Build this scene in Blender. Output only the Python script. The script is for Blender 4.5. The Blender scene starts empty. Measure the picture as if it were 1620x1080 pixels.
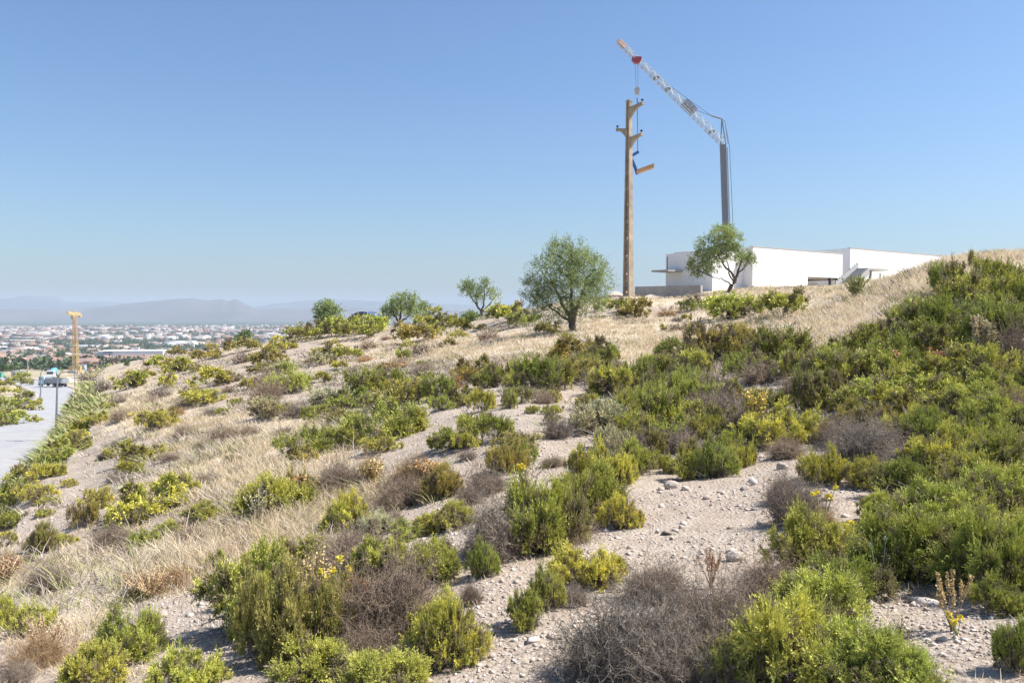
import bpy, math, random
import numpy as np
from math import radians, sin, cos, pi, sqrt
from mathutils import Vector

C = bpy.context.scene.collection
SC = bpy.context.scene

# ------------------------------------------------------------------ camera
F, PIT = 1350.0, math.atan(45/1350)
cam = bpy.data.cameras.new('camera'); cam.lens = 30; cam.sensor_width = 36
cam.clip_start = 0.1; cam.clip_end = 60000
co = bpy.data.objects.new('camera', cam); C.objects.link(co)
co.location = (0, 0, 0); co.rotation_euler = (pi/2-PIT, 0, 0)
SC.camera = co

# ------------------------------------------------------------------ light
SUN_EL, SUN_AZ = radians(52), radians(4)      # azimuth: measured from +X towards +Y (negative: towards the camera)
SKY_STR, SUN_STR, EXPO = 0.071, 4.6, 0.92
w = bpy.data.worlds.new("World"); SC.world = w; w.use_nodes = True
nt = w.node_tree; bg = nt.nodes['Background']
sky = nt.nodes.new('ShaderNodeTexSky'); sky.sky_type = 'NISHITA'; sky.sun_disc = False
sky.sun_elevation = SUN_EL; sky.sun_rotation = pi/2-SUN_AZ
sky.altitude = 300; sky.air_density = 1.15; sky.dust_density = 1.5; sky.ozone_density = 2.6
fl = nt.nodes.new('ShaderNodeMix'); fl.data_type = 'RGBA'; fl.blend_type = 'MULTIPLY'; fl.inputs[0].default_value = 1; fl.inputs[7].default_value = (.81, .97, 1.17, 1)
nt.links.new(sky.outputs[0], fl.inputs[6]); nt.links.new(fl.outputs[2], bg.inputs[0]); bg.inputs[1].default_value = SKY_STR
sl = bpy.data.lights.new('sun', 'SUN'); sl.energy = SUN_STR; sl.angle = radians(0.5); sl.color = (1.0, .95, .87)
so = bpy.data.objects.new('sun', sl); C.objects.link(so)
sdir = Vector((cos(SUN_EL)*cos(SUN_AZ), cos(SUN_EL)*sin(SUN_AZ), sin(SUN_EL)))
so.rotation_euler = sdir.to_track_quat('Z', 'Y').to_euler(); so.location = (40, -10, 60)
SC.view_settings.view_transform = 'Standard'; SC.view_settings.look = 'None'
SC.view_settings.exposure = EXPO; SC.view_settings.gamma = 1
SC.cycles.max_bounces = 6; SC.cycles.transparent_max_bounces = 12; SC.cycles.volume_bounces = 0
SC.cycles.diffuse_bounces = 3; SC.cycles.use_denoising = True

# ------------------------------------------------------------------ helpers: view geometry
def ray(u, v):
    cx, cy = (u-810)/F, (540-v)/F
    return np.array([cx, cos(PIT)+cy*sin(PIT), -sin(PIT)+cy*cos(PIT)])
def P(u, v, d):
    r = ray(u, v); return r*(d/r[1])
def proj(x, y, z):
    dep = y*cos(PIT)-z*sin(PIT); up = y*sin(PIT)+z*cos(PIT)
    dep = np.where(np.abs(dep) < .05, .05, dep)
    return 810+F*x/dep, 540-F*up/dep, dep

_tab = np.random.RandomState(5).rand(256, 256)
def vnoise(x, y):
    xi = np.floor(x).astype(int); yi = np.floor(y).astype(int); fx = x-xi; fy = y-yi
    fx = fx*fx*(3-2*fx); fy = fy*fy*(3-2*fy)
    a = _tab[xi & 255, yi & 255]; b = _tab[(xi+1) & 255, yi & 255]
    c = _tab[xi & 255, (yi+1) & 255]; d = _tab[(xi+1) & 255, (yi+1) & 255]
    return (a*(1-fx)+b*fx)*(1-fy)+(c*(1-fx)+d*fx)*fy
def fbm(x, y, o=4):
    s = 0; a = 1; t = 0
    for i in range(o):
        s = s+a*(vnoise(x*2**i+i*17.3, y*2**i+i*9.1)-.5); t += a; a *= .5
    return s/t*2

# ------------------------------------------------------------------ terrain
HP = [  # photo column, row, metres ahead
 (810,1080,4.3),(810,880,6.7),(810,780,9.3),(810,700,13),(810,640,18),(810,590,26),(810,550,36),(810,520,48),(810,500,60),(810,505,85),(810,520,120),
 (1060,475,56),(1060,473,66),(1110,469,60),(1030,472,60),
 (1000,1080,4.2),(1000,900,6.4),(1000,800,8.7),(1000,720,12),(1000,640,18),(1000,580,26),(1000,530,38),(1000,490,50),(993,468,57),(1000,466,75),(1000,480,120),
 (1200,1080,3.9),(1200,900,6.0),(1200,760,9.2),(1200,690,12),(1200,620,17),(1200,560,24),(1200,510,36),(1200,470,52),(1200,455,74),(1200,462,120),
 (1350,1080,3.7),(1350,900,5.6),(1350,760,8.6),(1350,670,12),(1350,600,16.5),(1350,530,23),(1350,480,33),(1350,456,45),(1350,457,80),(1350,465,120),
 (1500,1080,3.5),(1500,960,4.7),(1500,820,7.0),(1500,700,10),(1500,600,14),(1500,520,19),(1500,450,26),(1500,411,33),(1500,440,50),(1500,452,85),(1500,462,120),
 (1620,1080,3.4),(1620,900,5.2),(1620,760,7.8),(1620,620,12),(1620,520,17),(1620,440,25),(1620,408,31),(1620,440,50),(1620,455,100),
 (1900,900,5),(1900,500,15),(1900,400,30),(1900,440,80),
 (600,1080,4.5),(600,920,6.6),(600,820,9.3),(600,740,13),(600,670,19.5),(600,620,29),(600,580,41),(600,548,56),(600,520,70),(600,525,90),(600,540,120),
 (400,1080,4.6),(400,920,7.4),(400,820,10.8),(400,740,15.5),(400,670,23),(400,620,34),(400,580,50),(400,548,70),(400,552,90),(400,568,120),
 (200,1080,4.9),(200,920,8.4),(200,820,13),(200,740,19.5),(200,680,29),(200,630,45),(200,598,62),(200,575,85),(200,578,120),
 (0,1080,5.1),(0,960,8),(0,860,12.5),(60,790,17),(110,720,25),(170,640,45),(150,602,80),(200,577,118),
 (-300,1080,5.2),(-300,900,10)]
_p = np.array([P(*h) for h in HP])
_p = np.vstack([_p, [[0, .5, -1.75], [1.5, .5, -1.6], [-1.5, .5, -1.9], [.8, 1.8, -1.68], [-.8, 1.8, -1.8]]])
def _co(x, y):
    r = np.sqrt(x*x+y*y)+1e-6; th = np.clip(np.arctan2(x, y), -1.1, 1.1)
    return th*2.6, np.log(r+1.0)*1.6
_cx, _cy = _co(_p[:, 0], _p[:, 1])
def _k(d2): return .5*d2*np.log(d2+1e-9)
_n = len(_cx)
_A = np.zeros((_n+3, _n+3))
_A[:_n, :_n] = _k((_cx[:, None]-_cx)**2+(_cy[:, None]-_cy)**2)+np.eye(_n)*.003
_A[:_n, _n] = 1; _A[:_n, _n+1] = _cx; _A[:_n, _n+2] = _cy; _A[_n:, :_n] = _A[:_n, _n:].T
_y = np.sqrt(_p[:, 0]**2+_p[:, 1]**2)
_w = np.linalg.solve(_A, np.r_[_p[:, 2]/(_y+3), 0, 0, 0])
def hill0(x, y):
    x = np.asarray(x, float); y = np.asarray(y, float); sh = x.shape; x = x.ravel(); y = y.ravel()
    out = np.empty(x.shape); r = np.sqrt(x*x+y*y)
    for i in range(0, len(x), 20000):
        s = slice(i, i+20000); a, b = _co(x[s], y[s])
        d2 = (a[:, None]-_cx)**2+(b[:, None]-_cy)**2
        out[s] = (_k(d2)@_w[:_n]+_w[_n]+_w[_n+1]*a+_w[_n+2]*b)*(r[s]+3)
    return out.reshape(sh)
EDGE = np.array([(-30, -60), (-14, -20), (-7.6, 5), P(0, 860, 12.5)[:2], P(60, 790, 17)[:2], P(110, 720, 25)[:2], P(170, 640, 45)[:2], P(150, 602, 80)[:2],
                 P(200, 577, 120)[:2], (-25, 135), (30, 140), (150, 150), (300, 160), (300, -60)])
def edge_sd(x, y):
    best = np.full(x.shape, 1e18); qx = np.zeros(x.shape); qy = np.zeros(x.shape); ins = np.zeros(x.shape, bool)
    n = len(EDGE)
    for i in range(n):
        ax, ay = EDGE[i]; bx, by = EDGE[(i+1) % n]
        dx, dy = bx-ax, by-ay
        t = np.clip(((x-ax)*dx+(y-ay)*dy)/(dx*dx+dy*dy), 0, 1)
        px, py = ax+t*dx, ay+t*dy; d = (x-px)**2+(y-py)**2
        m = d < best; best = np.where(m, d, best); qx = np.where(m, px, qx); qy = np.where(m, py, qy)
        with np.errstate(divide='ignore', invalid='ignore'):
            cr = ((ay > y) != (by > y)) & (x < (bx-ax)*(y-ay)/(by-ay)+ax)
        ins ^= cr
    return np.sqrt(best), ins, qx, qy
def valley(x, y):
    r = np.asarray(y, float)
    z = np.interp(r, [0, 90, 140, 222, 350, 500, 700, 1000, 1700, 3000], [-13.5, -14.3, -16.2, -19.4, -24.6, -34, -45, -57, -70, -70])
    return z
ROAD = np.array([(-26, 0), (-33, 30), (-42, 56), (-52, 84), (-66, 118), (-80, 150), (-98, 185), (-121, 222), (-150, 262), (-190, 300), (-260, 340)])
def smooth_line(pts, n=8):
    out = []
    for i in range(len(pts)-1):
        p0 = pts[max(i-1, 0)]; p1 = pts[i]; p2 = pts[i+1]; p3 = pts[min(i+2, len(pts)-1)]
        for t in np.arange(n)/n:
            out.append(.5*((2*p1)+(-p0+p2)*t+(2*p0-5*p1+4*p2-p3)*t*t+(-p0+3*p1-3*p2+p3)*t**3))
    out.append(pts[-1]); return np.array(out)
RL = smooth_line(ROAD)
def road_d(x, y):
    best = np.full(x.shape, 1e9)
    for i in range(0, len(RL)-1, 2):
        a = RL[i]; b = RL[min(i+2, len(RL)-1)]; d = b-a
        t = np.clip(((x-a[0])*d[0]+(y-a[1])*d[1])/(d@d), 0, 1)
        best = np.minimum(best, np.hypot(x-a[0]-t*d[0], y-a[1]-t*d[1]))
    return best
def full_height(x, y):
    x = np.asarray(x, float); y = np.asarray(y, float)
    sd, ins, qx, qy = edge_sd(x, y)
    rr = np.hypot(x, y)
    vz = valley(x, y)
    z = vz+fbm(x/60, y/60, 3)*np.clip((rr-330)/300, 0, 1)*np.where(rr > 900, 0, 1.0)*1.2
    m = ins
    z[m] = hill0(x[m], y[m])
    o = (~ins) & (sd < 120)
    hq = hill0(qx[o], qy[o]); s = np.sqrt(sd[o]**2+2)-1.4
    z[o] = np.maximum(z[o], hq-2.4*s+fbm(x[o]/4, y[o]/4, 3)*.5)
    # relief of the hill: gullies and clods
    k = np.clip(rr/6, .25, 1)
    rel = fbm(x/5, y/5, 3)*.16*k+fbm(x/1.3+9, y/1.3, 3)*.07*k+fbm(x/.35, y/.35+3, 3)*.020
    near = np.where(ins, 1.0, np.clip(1-sd/30, 0, 1))*np.clip(1-(rr-140)/60, 0, 1)
    z = z+rel*near
    rd = road_d(x, y)
    f = np.clip((rd-5.9)/5, 0, 1); f = f*f*(3-2*f); f = np.where((rr < 420) & ~ins, f, 1)
    return z*f+(vz-.12)*(1-f)

TH = np.concatenate([np.linspace(-pi, -.80, 60)[:-1], np.linspace(-.80, .80, 900), np.linspace(.80, pi, 60)[1:]])
RR = np.concatenate([[.25], np.exp(np.linspace(math.log(.6), math.log(13600), 720))])
GT, GR = np.meshgrid(TH, RR)
GX, GY = GR*np.sin(GT), GR*np.cos(GT)
GZ = full_height(GX.ravel(), GY.ravel()).reshape(GX.shape)
LR = np.log(RR)
def hz(x, y):
    x = np.asarray(x, float); y = np.asarray(y, float)
    r = np.maximum(np.hypot(x, y), .26); t = np.arctan2(x, y); lr = np.log(r)
    i = np.clip(np.searchsorted(LR, lr)-1, 0, len(LR)-2); j = np.clip(np.searchsorted(TH, t)-1, 0, len(TH)-2)
    a = np.clip((lr-LR[i])/(LR[i+1]-LR[i]), 0, 1); b = np.clip((t-TH[j])/(TH[j+1]-TH[j]), 0, 1)
    return (GZ[i, j]*(1-b)+GZ[i, j+1]*b)*(1-a)+(GZ[i+1, j]*(1-b)+GZ[i+1, j+1]*b)*a
def hit(u, v, dmin=2.6, dmax=2500):
    r = ray(u, v); s = np.exp(np.linspace(math.log(dmin), math.log(dmax), 1600))
    x, y, z = r[0]*s, r[1]*s, r[2]*s
    g = hz(x, y); k = np.nonzero(z <= g)[0]
    if len(k) == 0: return None
    k = k[0]; return np.array([x[k], y[k], g[k]])
def drop(u, d, dz=0.):
    x = (u-810)/F*d
    return np.array([x, d, float(hz(x, d))+dz])

# ------------------------------------------------------------------ materials
MATS = {}
class NT:
    def __init__(s, name):
        s.m = bpy.data.materials.new(name); s.m.use_nodes = True; s.t = s.m.node_tree; s.n = s.t.nodes
        s.b = s.n['Principled BSDF']; s.out = s.n['Material Output']; MATS[name] = s.m
    def new(s, t, **kw):
        n = s.n.new(t)
        for k, v in kw.items(): setattr(n, k, v)
        return n
    def lk(s, a, b): s.t.links.new(a, b)
    def coord(s, kind='Object'): return s.new('ShaderNodeTexCoord').outputs[kind]
    def noise(s, scale, vec=None, detail=4, rough=.55):
        n = s.new('ShaderNodeTexNoise'); n.inputs['Scale'].default_value = scale; n.inputs['Detail'].default_value = detail
        n.inputs['Roughness'].default_value = rough
        if vec is not None: s.lk(vec, n.inputs['Vector'])
        return n.outputs['Fac']
    def ramp(s, fac, stops):
        r = s.new('ShaderNodeValToRGB'); e = r.color_ramp.elements
        while len(e) < len(stops): e.new(.5)
        for k, (p, c) in enumerate(stops):
            e[k].position = p; e[k].color = (*c, 1) if len(c) == 3 else c
        s.lk(fac, r.inputs[0]); return r.outputs[0]
    def mix(s, f, a, b, mode='MIX'):
        m = s.new('ShaderNodeMix', data_type='RGBA', blend_type=mode)
        for sock, val in ((m.inputs[0], f), (m.inputs[6], a), (m.inputs[7], b)):
            if isinstance(val, (int, float)): sock.default_value = val
            elif isinstance(val, tuple): sock.default_value = (*val, 1)
            else: s.lk(val, sock)
        return m.outputs[2]
    def math(s, op, a, b=0.):
        m = s.new('ShaderNodeMath', operation=op)
        for sock, val in ((m.inputs[0], a), (m.inputs[1], b)):
            if isinstance(val, (int, float)): sock.default_value = val
            else: s.lk(val, sock)
        return m.outputs[0]
    def attr(s, name): return s.new('ShaderNodeAttribute', attribute_name=name).outputs['Fac']
    def bump(s, h, st, dist=.02):
        b = s.new('ShaderNodeBump'); b.inputs['Strength'].default_value = st; b.inputs['Distance'].default_value = dist
        s.lk(h, b.inputs['Height']); s.lk(b.outputs[0], s.b.inputs['Normal'])
def simple(name, col, rough=.7, metal=0., var=.12, scale=6., dirt=None, spec=.3):
    t = NT(name); n = t.noise(scale, t.coord(), 5)
    a = tuple(c*(1-var) for c in col); b = tuple(min(1, c*(1+var)) for c in col)
    c = t.ramp(n, [(.3, a), (.7, b)])
    if dirt: c = t.mix(t.ramp(t.noise(scale*.3, t.coord(), 6, .7), [(.5, (0, 0, 0)), (.75, (1, 1, 1))]), c, dirt)
    t.lk(c, t.b.inputs['Base Color']); t.b.inputs['Roughness'].default_value = rough; t.b.inputs['Metallic'].default_value = metal
    t.b.inputs['Specular IOR Level'].default_value = spec
    t.bump(n, .15, .01)
    return t.m

def mat_ground():
    t = NT('ground'); v = t.coord('Object')
    big = t.noise(.35, v, 5, .6); mid = t.noise(3.2, v, 6, .62); fine = t.noise(38, v, 5, .7); grain = t.noise(160, v, 3, .7)
    soil = t.ramp(mid, [(.28, (.385, .315, .255)), (.5, (.50, .43, .36)), (.72, (.58, .51, .44))])
    soil = t.mix(t.ramp(big, [(.38, (0, 0, 0)), (.68, (1, 1, 1))]), soil, t.ramp(mid, [(.3, (.50, .40, .32)), (.7, (.60, .505, .42))]))
    vo = t.new('ShaderNodeTexVoronoi'); vo.inputs['Scale'].default_value = 30; t.lk(v, vo.inputs['Vector'])
    bw = t.new('ShaderNodeRGBToBW'); t.lk(vo.outputs['Color'], bw.inputs[0])
    soil = t.mix(.5, soil, t.mix(.75, t.ramp(fine, [(.3, (.35, .31, .28)), (.7, (1., .99, .97))]), t.ramp(bw.outputs[0], [(.2, (.62, .56, .51)), (.8, (1, 1, 1))]), 'MULTIPLY'), 'MULTIPLY')
    g = t.ramp(t.noise(9, v, 6, .7), [(.3, (.40, .32, .23)), (.55, (.56, .47, .35)), (.75, (.64, .56, .44))])
    g = t.mix(t.ramp(t.noise(1.1, v, 4), [(.4, (0, 0, 0)), (.7, (.6, .6, .6))]), g, (.48, .39, .30))
    gm = t.math('ADD', t.math('MULTIPLY', t.attr('grassy'), 1.5), t.math('SUBTRACT', t.noise(2.3, v, 5, .65), .85))
    hillc = t.mix(t.ramp(gm, [(.25, (0, 0, 0)), (.6, (1, 1, 1))]), soil, g)
    # the plain: fields, town ground, dark woods
    sc = t.new('ShaderNodeMapping'); sc.inputs['Scale'].default_value = (1, .42, 1); t.lk(v, sc.inputs['Vector'])
    vf = t.new('ShaderNodeTexVoronoi'); vf.inputs['Scale'].default_value = .0062; vf.inputs['Randomness'].default_value = .9; t.lk(sc.outputs[0], vf.inputs['Vector'])
    bf = t.new('ShaderNodeRGBToBW'); t.lk(vf.outputs['Color'], bf.inputs[0])
    fields = t.ramp(bf.outputs[0], [(.15, (.055, .085, .045)), (.33, (.10, .12, .06)), (.42, (.34, .26, .19)), (.6, (.42, .36, .30)), (.78, (.36, .27, .22)), (.9, (.5, .46, .42))])
    near = t.ramp(t.noise(.055, v, 6, .6), [(.3, (.20, .21, .10)), (.45, (.33, .29, .18)), (.58, (.46, .38, .29)), (.75, (.52, .45, .37))])
    wood = t.ramp(t.noise(.0016, v, 5, .6), [(.42, (.035, .06, .04)), (.7, (.09, .11, .06))])
    pl = t.mix(t.attr('farness'), near, fields)
    pl = t.mix(t.attr('woods'), pl, wood)
    c = t.mix(t.attr('plain'), hillc, pl)
    t.lk(c, t.b.inputs['Base Color']); t.b.inputs['Roughness'].default_value = .95; t.b.inputs['Specular IOR Level'].default_value = .1
    h = t.math('ADD', t.math('MULTIPLY', fine, .6), t.math('ADD', t.math('MULTIPLY', mid, 1.8), t.math('MULTIPLY', grain, .2)))
    h = t.math('ADD', h, t.math('MULTIPLY', vo.outputs['Distance'], -.7))
    t.bump(h, .75, .03)
    return t.m
M_GROUND = mat_ground()

def mat_foliage():
    t = NT('foliage'); oi = t.new('ShaderNodeObjectInfo')
    col = oi.outputs['Color']; tint = t.attr('tint'); br = t.attr('brown')
    lo = t.mix(1., col, (.24, .32, .36), 'MULTIPLY'); hi = t.mix(1., col, (1.95, 1.8, 1.6), 'MULTIPLY')
    c = t.mix(t.ramp(tint, [(0, (0, 0, 0)), (.9, (1, 1, 1))]), lo, hi)
    c = t.mix(br, c, t.ramp(tint, [(.2, (.15, .105, .075)), (.8, (.36, .27, .19))]))
    bwl = t.new('ShaderNodeRGBToBW'); t.lk(c, bwl.inputs[0]); c = t.mix(.08, c, bwl.outputs[0])
    t.lk(c, t.b.inputs['Base Color']); t.b.inputs['Roughness'].default_value = .6; t.b.inputs['Specular IOR Level'].default_value = .25
    tr = t.new('ShaderNodeBsdfTranslucent'); t.lk(t.mix(.5, c, (.25, .30, .04)), tr.inputs[0])
    mx = t.new('ShaderNodeMixShader'); mx.inputs[0].default_value = .18
    t.lk(t.b.outputs[0], mx.inputs[1]); t.lk(tr.outputs[0], mx.inputs[2]); t.lk(mx.outputs[0], t.out.inputs[0])
    return t.m
M_LEAF = mat_foliage()
def mat_objcol(name, rough=.85, lo=.55, hi=1.35):
    t = NT(name); oi = t.new('ShaderNodeObjectInfo'); tint = t.attr('tint')
    c = t.mix(tint, t.mix(1., oi.outputs['Color'], (lo,)*3, 'MULTIPLY'), t.mix(1., oi.outputs['Color'], (hi,)*3, 'MULTIPLY'))
    t.lk(c, t.b.inputs['Base Color']); t.b.inputs['Roughness'].default_value = rough; t.b.inputs['Specular IOR Level'].default_value = .2
    return t.m
M_TWIG = mat_objcol('twig', .85, .35, 1.45)
M_BARK = simple('bark', (.13, .10, .08), .9, scale=20, var=.35)
def mat_grass():
    t = NT('dry_grass'); tint = t.attr('tint')
    c = t.ramp(tint, [(0, (.42, .31, .20)), (.4, (.64, .52, .36)), (.75, (.75, .65, .48)), (1, (.78, .71, .57))])
    c = t.mix(t.attr('brown'), c, (.34, .32, .11))
    t.lk(c, t.b.inputs['Base Color']); t.b.inputs['Roughness'].default_value = .75; t.b.inputs['Specular IOR Level'].default_value = .2
    tr = t.new('ShaderNodeBsdfTranslucent'); t.lk(c, tr.inputs[0])
    mx = t.new('ShaderNodeMixShader'); mx.inputs[0].default_value = .35
    t.lk(t.b.outputs[0], mx.inputs[1]); t.lk(tr.outputs[0], mx.inputs[2]); t.lk(mx.outputs[0], t.out.inputs[0])
    return t.m
M_GRASS = mat_grass()
M_WHITE = simple('white_render', (.80, .79, .775), .8, var=.02, scale=1.2, dirt=(.72, .70, .67))
M_CONC = simple('grey_concrete', (.36, .345, .33), .9, var=.15, scale=3, dirt=(.30, .28, .26))
M_POLE = simple('ochre_concrete', (.38, .31, .235), .95, var=.25, scale=2.2, dirt=(.22, .17, .125))
M_CRANE = simple('crane_grey', (.22, .225, .24), .5, .3, var=.1, scale=3)
M_LIGHTST = simple('pale_steel', (.46, .47, .46), .5, .2, var=.08, scale=4)
M_DARK = simple('dark_metal', (.06, .06, .07), .6, .2, var=.2)
M_RED = simple('red_paint', (.30, .06, .10), .5, var=.1)
M_BLUE = simple('blue_paint', (.04, .16, .42), .5, var=.1)
M_ORANGE = simple('orange_paint', (.60, .36, .17), .6, var=.12, scale=2)
M_YELLOW = simple('yellow_paint', (.56, .42, .20), .6, var=.12, scale=.5)
M_GALV = simple('galvanised', (.33, .35, .37), .5, .4, var=.1)
M_GLASS = simple('dark_glass', (.05, .07, .09), .15, var=.1, spec=.6)
M_ASPH = NT('asphalt')
def _asph():
    t = M_ASPH; v = t.coord()
    c = t.ramp(t.noise(.25, v, 6, .7), [(.3, (.30, .30, .31)), (.7, (.38, .375, .375))])
    c = t.mix(t.ramp(t.noise(.9, v, 5, .75), [(.62, (0, 0, 0)), (.8, (.5, .5, .5))]), c, (.36, .32, .27))
    t.lk(c, t.b.inputs['Base Color']); t.b.inputs['Roughness'].default_value = .9
_asph(); M_ASPH = M_ASPH.m
M_PAVE = simple('kerb_concrete', (.42, .37, .33), .9, var=.12, scale=.8)
M_HOUSE = mat_objcol('house_wall', .9, .85, 1.1)
M_ROOF = simple('terracotta', (.31, .205, .165), .9, var=.2, scale=.2)
M_ROCK = simple('rock', (.46, .39, .33), .95, var=.25, scale=9, dirt=(.33, .26, .2))
M_SHEET = simple('sheet_roof', (.66, .66, .66), .5, var=.04, scale=.05)

# ------------------------------------------------------------------ helpers: meshes
def mesh(name, V, Q, mats, tint=None, brown=None, midx=None, smooth=False):
    V = np.asarray(V, np.float32); Q = np.asarray(Q, np.int32); k = Q.shape[1]; n = len(Q)
    me = bpy.data.meshes.new(name)
    me.vertices.add(len(V)); me.vertices.foreach_set('co', V.ravel())
    me.loops.add(n*k); me.loops.foreach_set('vertex_index', Q.ravel())
    me.polygons.add(n); me.polygons.foreach_set('loop_start', np.arange(n, dtype=np.int32)*k)
    me.polygons.foreach_set('loop_total', np.full(n, k, np.int32))
    for m in (mats if isinstance(mats, (list, tuple)) else [mats]): me.materials.append(m)
    if midx is not None: me.polygons.foreach_set('material_index', np.asarray(midx, np.int32))
    for nm, a in (('tint', tint), ('brown', brown)):
        if a is not None:
            at = me.attributes.new(nm, 'FLOAT', 'FACE'); at.data.foreach_set('value', np.asarray(a, np.float32))
    if smooth: me.polygons.foreach_set('use_smooth', np.ones(n, bool))
    me.update(calc_edges=True); me.validate()
    return me
def link(name, data, parent=None, loc=None, rz=None, sc=None, color=None):
    o = bpy.data.objects.new(name, data); C.objects.link(o)
    if parent is not None: o.parent = parent
    if loc is not None: o.location = tuple(float(q) for q in loc)
    if rz is not None: o.rotation_euler = (0, 0, rz)
    if sc is not None: o.scale = sc
    if color is not None: o.color = (*color, 1)
    return o
def tag(o, label=None, cat=None, group=None, kind=None):
    if label: o['label'] = label
    if cat: o['category'] = cat
    if group: o['group'] = group
    if kind: o['kind'] = kind
    return o
def thing(name, label, cat, loc=(0, 0, 0), rz=0, group=None):
    return tag(link(name, None, loc=loc, rz=rz), label, cat, group)
class MB:
    def __init__(s): s.v = []; s.f = []
    def add(s, V, Fc):
        o = len(s.v); s.v += [tuple(map(float, q)) for q in V]; s.f += [tuple(i+o for i in q) for q in Fc]; return s
    BF = [(0, 3, 2, 1), (4, 5, 6, 7), (0, 1, 5, 4), (1, 2, 6, 5), (2, 3, 7, 6), (3, 0, 4, 7)]
    def box(s, c, d, rz=0, tp=1.):
        V = []
        for z in (-.5, .5):
            k = tp if z > 0 else 1
            for x, y in ((-.5, -.5), (.5, -.5), (.5, .5), (-.5, .5)):
                X, Y = x*d[0]*k, y*d[1]*k
                V.append((c[0]+X*cos(rz)-Y*sin(rz), c[1]+X*sin(rz)+Y*cos(rz), c[2]+z*d[2]))
        return s.add(V, s.BF)
    def beam(s, p, q, w, h=None, w2=None):
        p = Vector(p); q = Vector(q); d = (q-p).normalized(); h = h or w; k = (w2/w) if w2 else 1
        a = d.cross(Vector((0, 0, 1)))
        if a.length < .01: a = Vector((1, 0, 0))
        a.normalize(); b = a.cross(d)
        V = []
        for o, m in ((p, 1), (q, k)):
            for x, y in ((-.5, -.5), (.5, -.5), (.5, .5), (-.5, .5)): V.append(o+a*(x*w*m)+b*(y*h*m))
        return s.add(V, s.BF)
    def prism(s, pts, z0, z1):
        n = len(pts); V = [(x, y, z0) for x, y in pts]+[(x, y, z1) for x, y in pts]
        return s.add(V, [tuple(range(n))[::-1], tuple(range(n, 2*n))]+[(i, (i+1) % n, (i+1) % n+n, i+n) for i in range(n)])
    def cyl(s, p, q, r, r2=None, n=10):
        p = Vector(p); q = Vector(q); d = (q-p).normalized(); r2 = r if r2 is None else r2
        a = d.orthogonal().normalized(); b = d.cross(a); V = []
        for o, R in ((p, r), (q, r2)):
            for i in range(n): V.append(o+(a*cos(2*pi*i/n)+b*sin(2*pi*i/n))*R)
        return s.add(V, [tuple(range(n))[::-1], tuple(range(n, 2*n))]+[(i, (i+1) % n, (i+1) % n+n, i+n) for i in range(n)])
    def data(s, name, mat):
        me = bpy.data.meshes.new(name); me.from_pydata(s.v, [], s.f)
        for m in (mat if isinstance(mat, list) else [mat]): me.materials.append(m)
        me.update(); return me
    def build(s, name, mat, parent=None, **kw): return link(name, s.data(name, mat), parent, **kw)

def nrm(a): return a/np.maximum(np.linalg.norm(a, axis=-1, keepdims=True), 1e-9)
def leafquads(B, D, L, W, rng):
    S = nrm(np.cross(D, nrm(rng.normal(size=B.shape)))); n = len(B)
    L = L.reshape(-1, 1); W = W.reshape(-1, 1)
    V = np.stack([B, B+D*L*.5+S*W, B+D*L, B+D*L*.5-S*W], 1).reshape(-1, 3)
    return V, np.arange(n*4).reshape(n, 4)
def tubes(Pt, R, sides=3):
    n, k, _ = Pt.shape
    T = nrm(np.gradient(Pt, axis=1)); ref = np.tile(np.array([.31, .22, .92]), (n, k, 1)); ref[np.abs((T*ref).sum(-1)) > .9] = (1, 0, 0)
    A = nrm(np.cross(T, ref)); B = np.cross(T, A)
    an = np.arange(sides)*2*pi/sides
    V = Pt[:, :, None]+(A[:, :, None]*np.cos(an)[None, None, :, None]+B[:, :, None]*np.sin(an)[None, None, :, None])*R[:, :, None, None]
    idx = np.arange(n*k*sides).reshape(n, k, sides)
    a = idx[:, :-1]; b = idx[:, 1:]; Q = np.stack([a, np.roll(a, -1, 2), np.roll(b, -1, 2), b], -1).reshape(-1, 4)
    return V.reshape(-1, 3), Q

# ------------------------------------------------------------------ ground, one sheet
def build_ground():
    nr, ntt = GX.shape
    V = np.stack([GX, GY, GZ], -1).reshape(-1, 3)
    idx = np.arange(nr*ntt).reshape(nr, ntt)
    Q = np.stack([idx[:-1, :-1], idx[:-1, 1:], idx[1:, 1:], idx[1:, :-1]], -1).reshape(-1, 4)[:, ::-1]
    me = mesh('ground', V, Q, M_GROUND, smooth=True)
    u, v, dep = proj(V[:, 0], V[:, 1], V[:, 2]); g = grass_mask(u, v, dep)
    rr = np.hypot(V[:, 0], V[:, 1])
    sd, ins, _, _ = edge_sd(V[:, 0], V[:, 1])
    plain = np.where(ins, 0, np.clip(sd/12-.3, 0, 1))
    far = np.clip((rr-500)/500, 0, 1); woods = np.clip((rr-4300)/900, 0, 1)*.9
    for nm, a in (('grassy', g), ('plain', plain), ('farness', far), ('woods', woods)):
        at = me.attributes.new(nm, 'FLOAT', 'POINT'); at.data.foreach_set('value', a.astype(np.float32))
    tag(link('ground', me), kind='structure')
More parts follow.
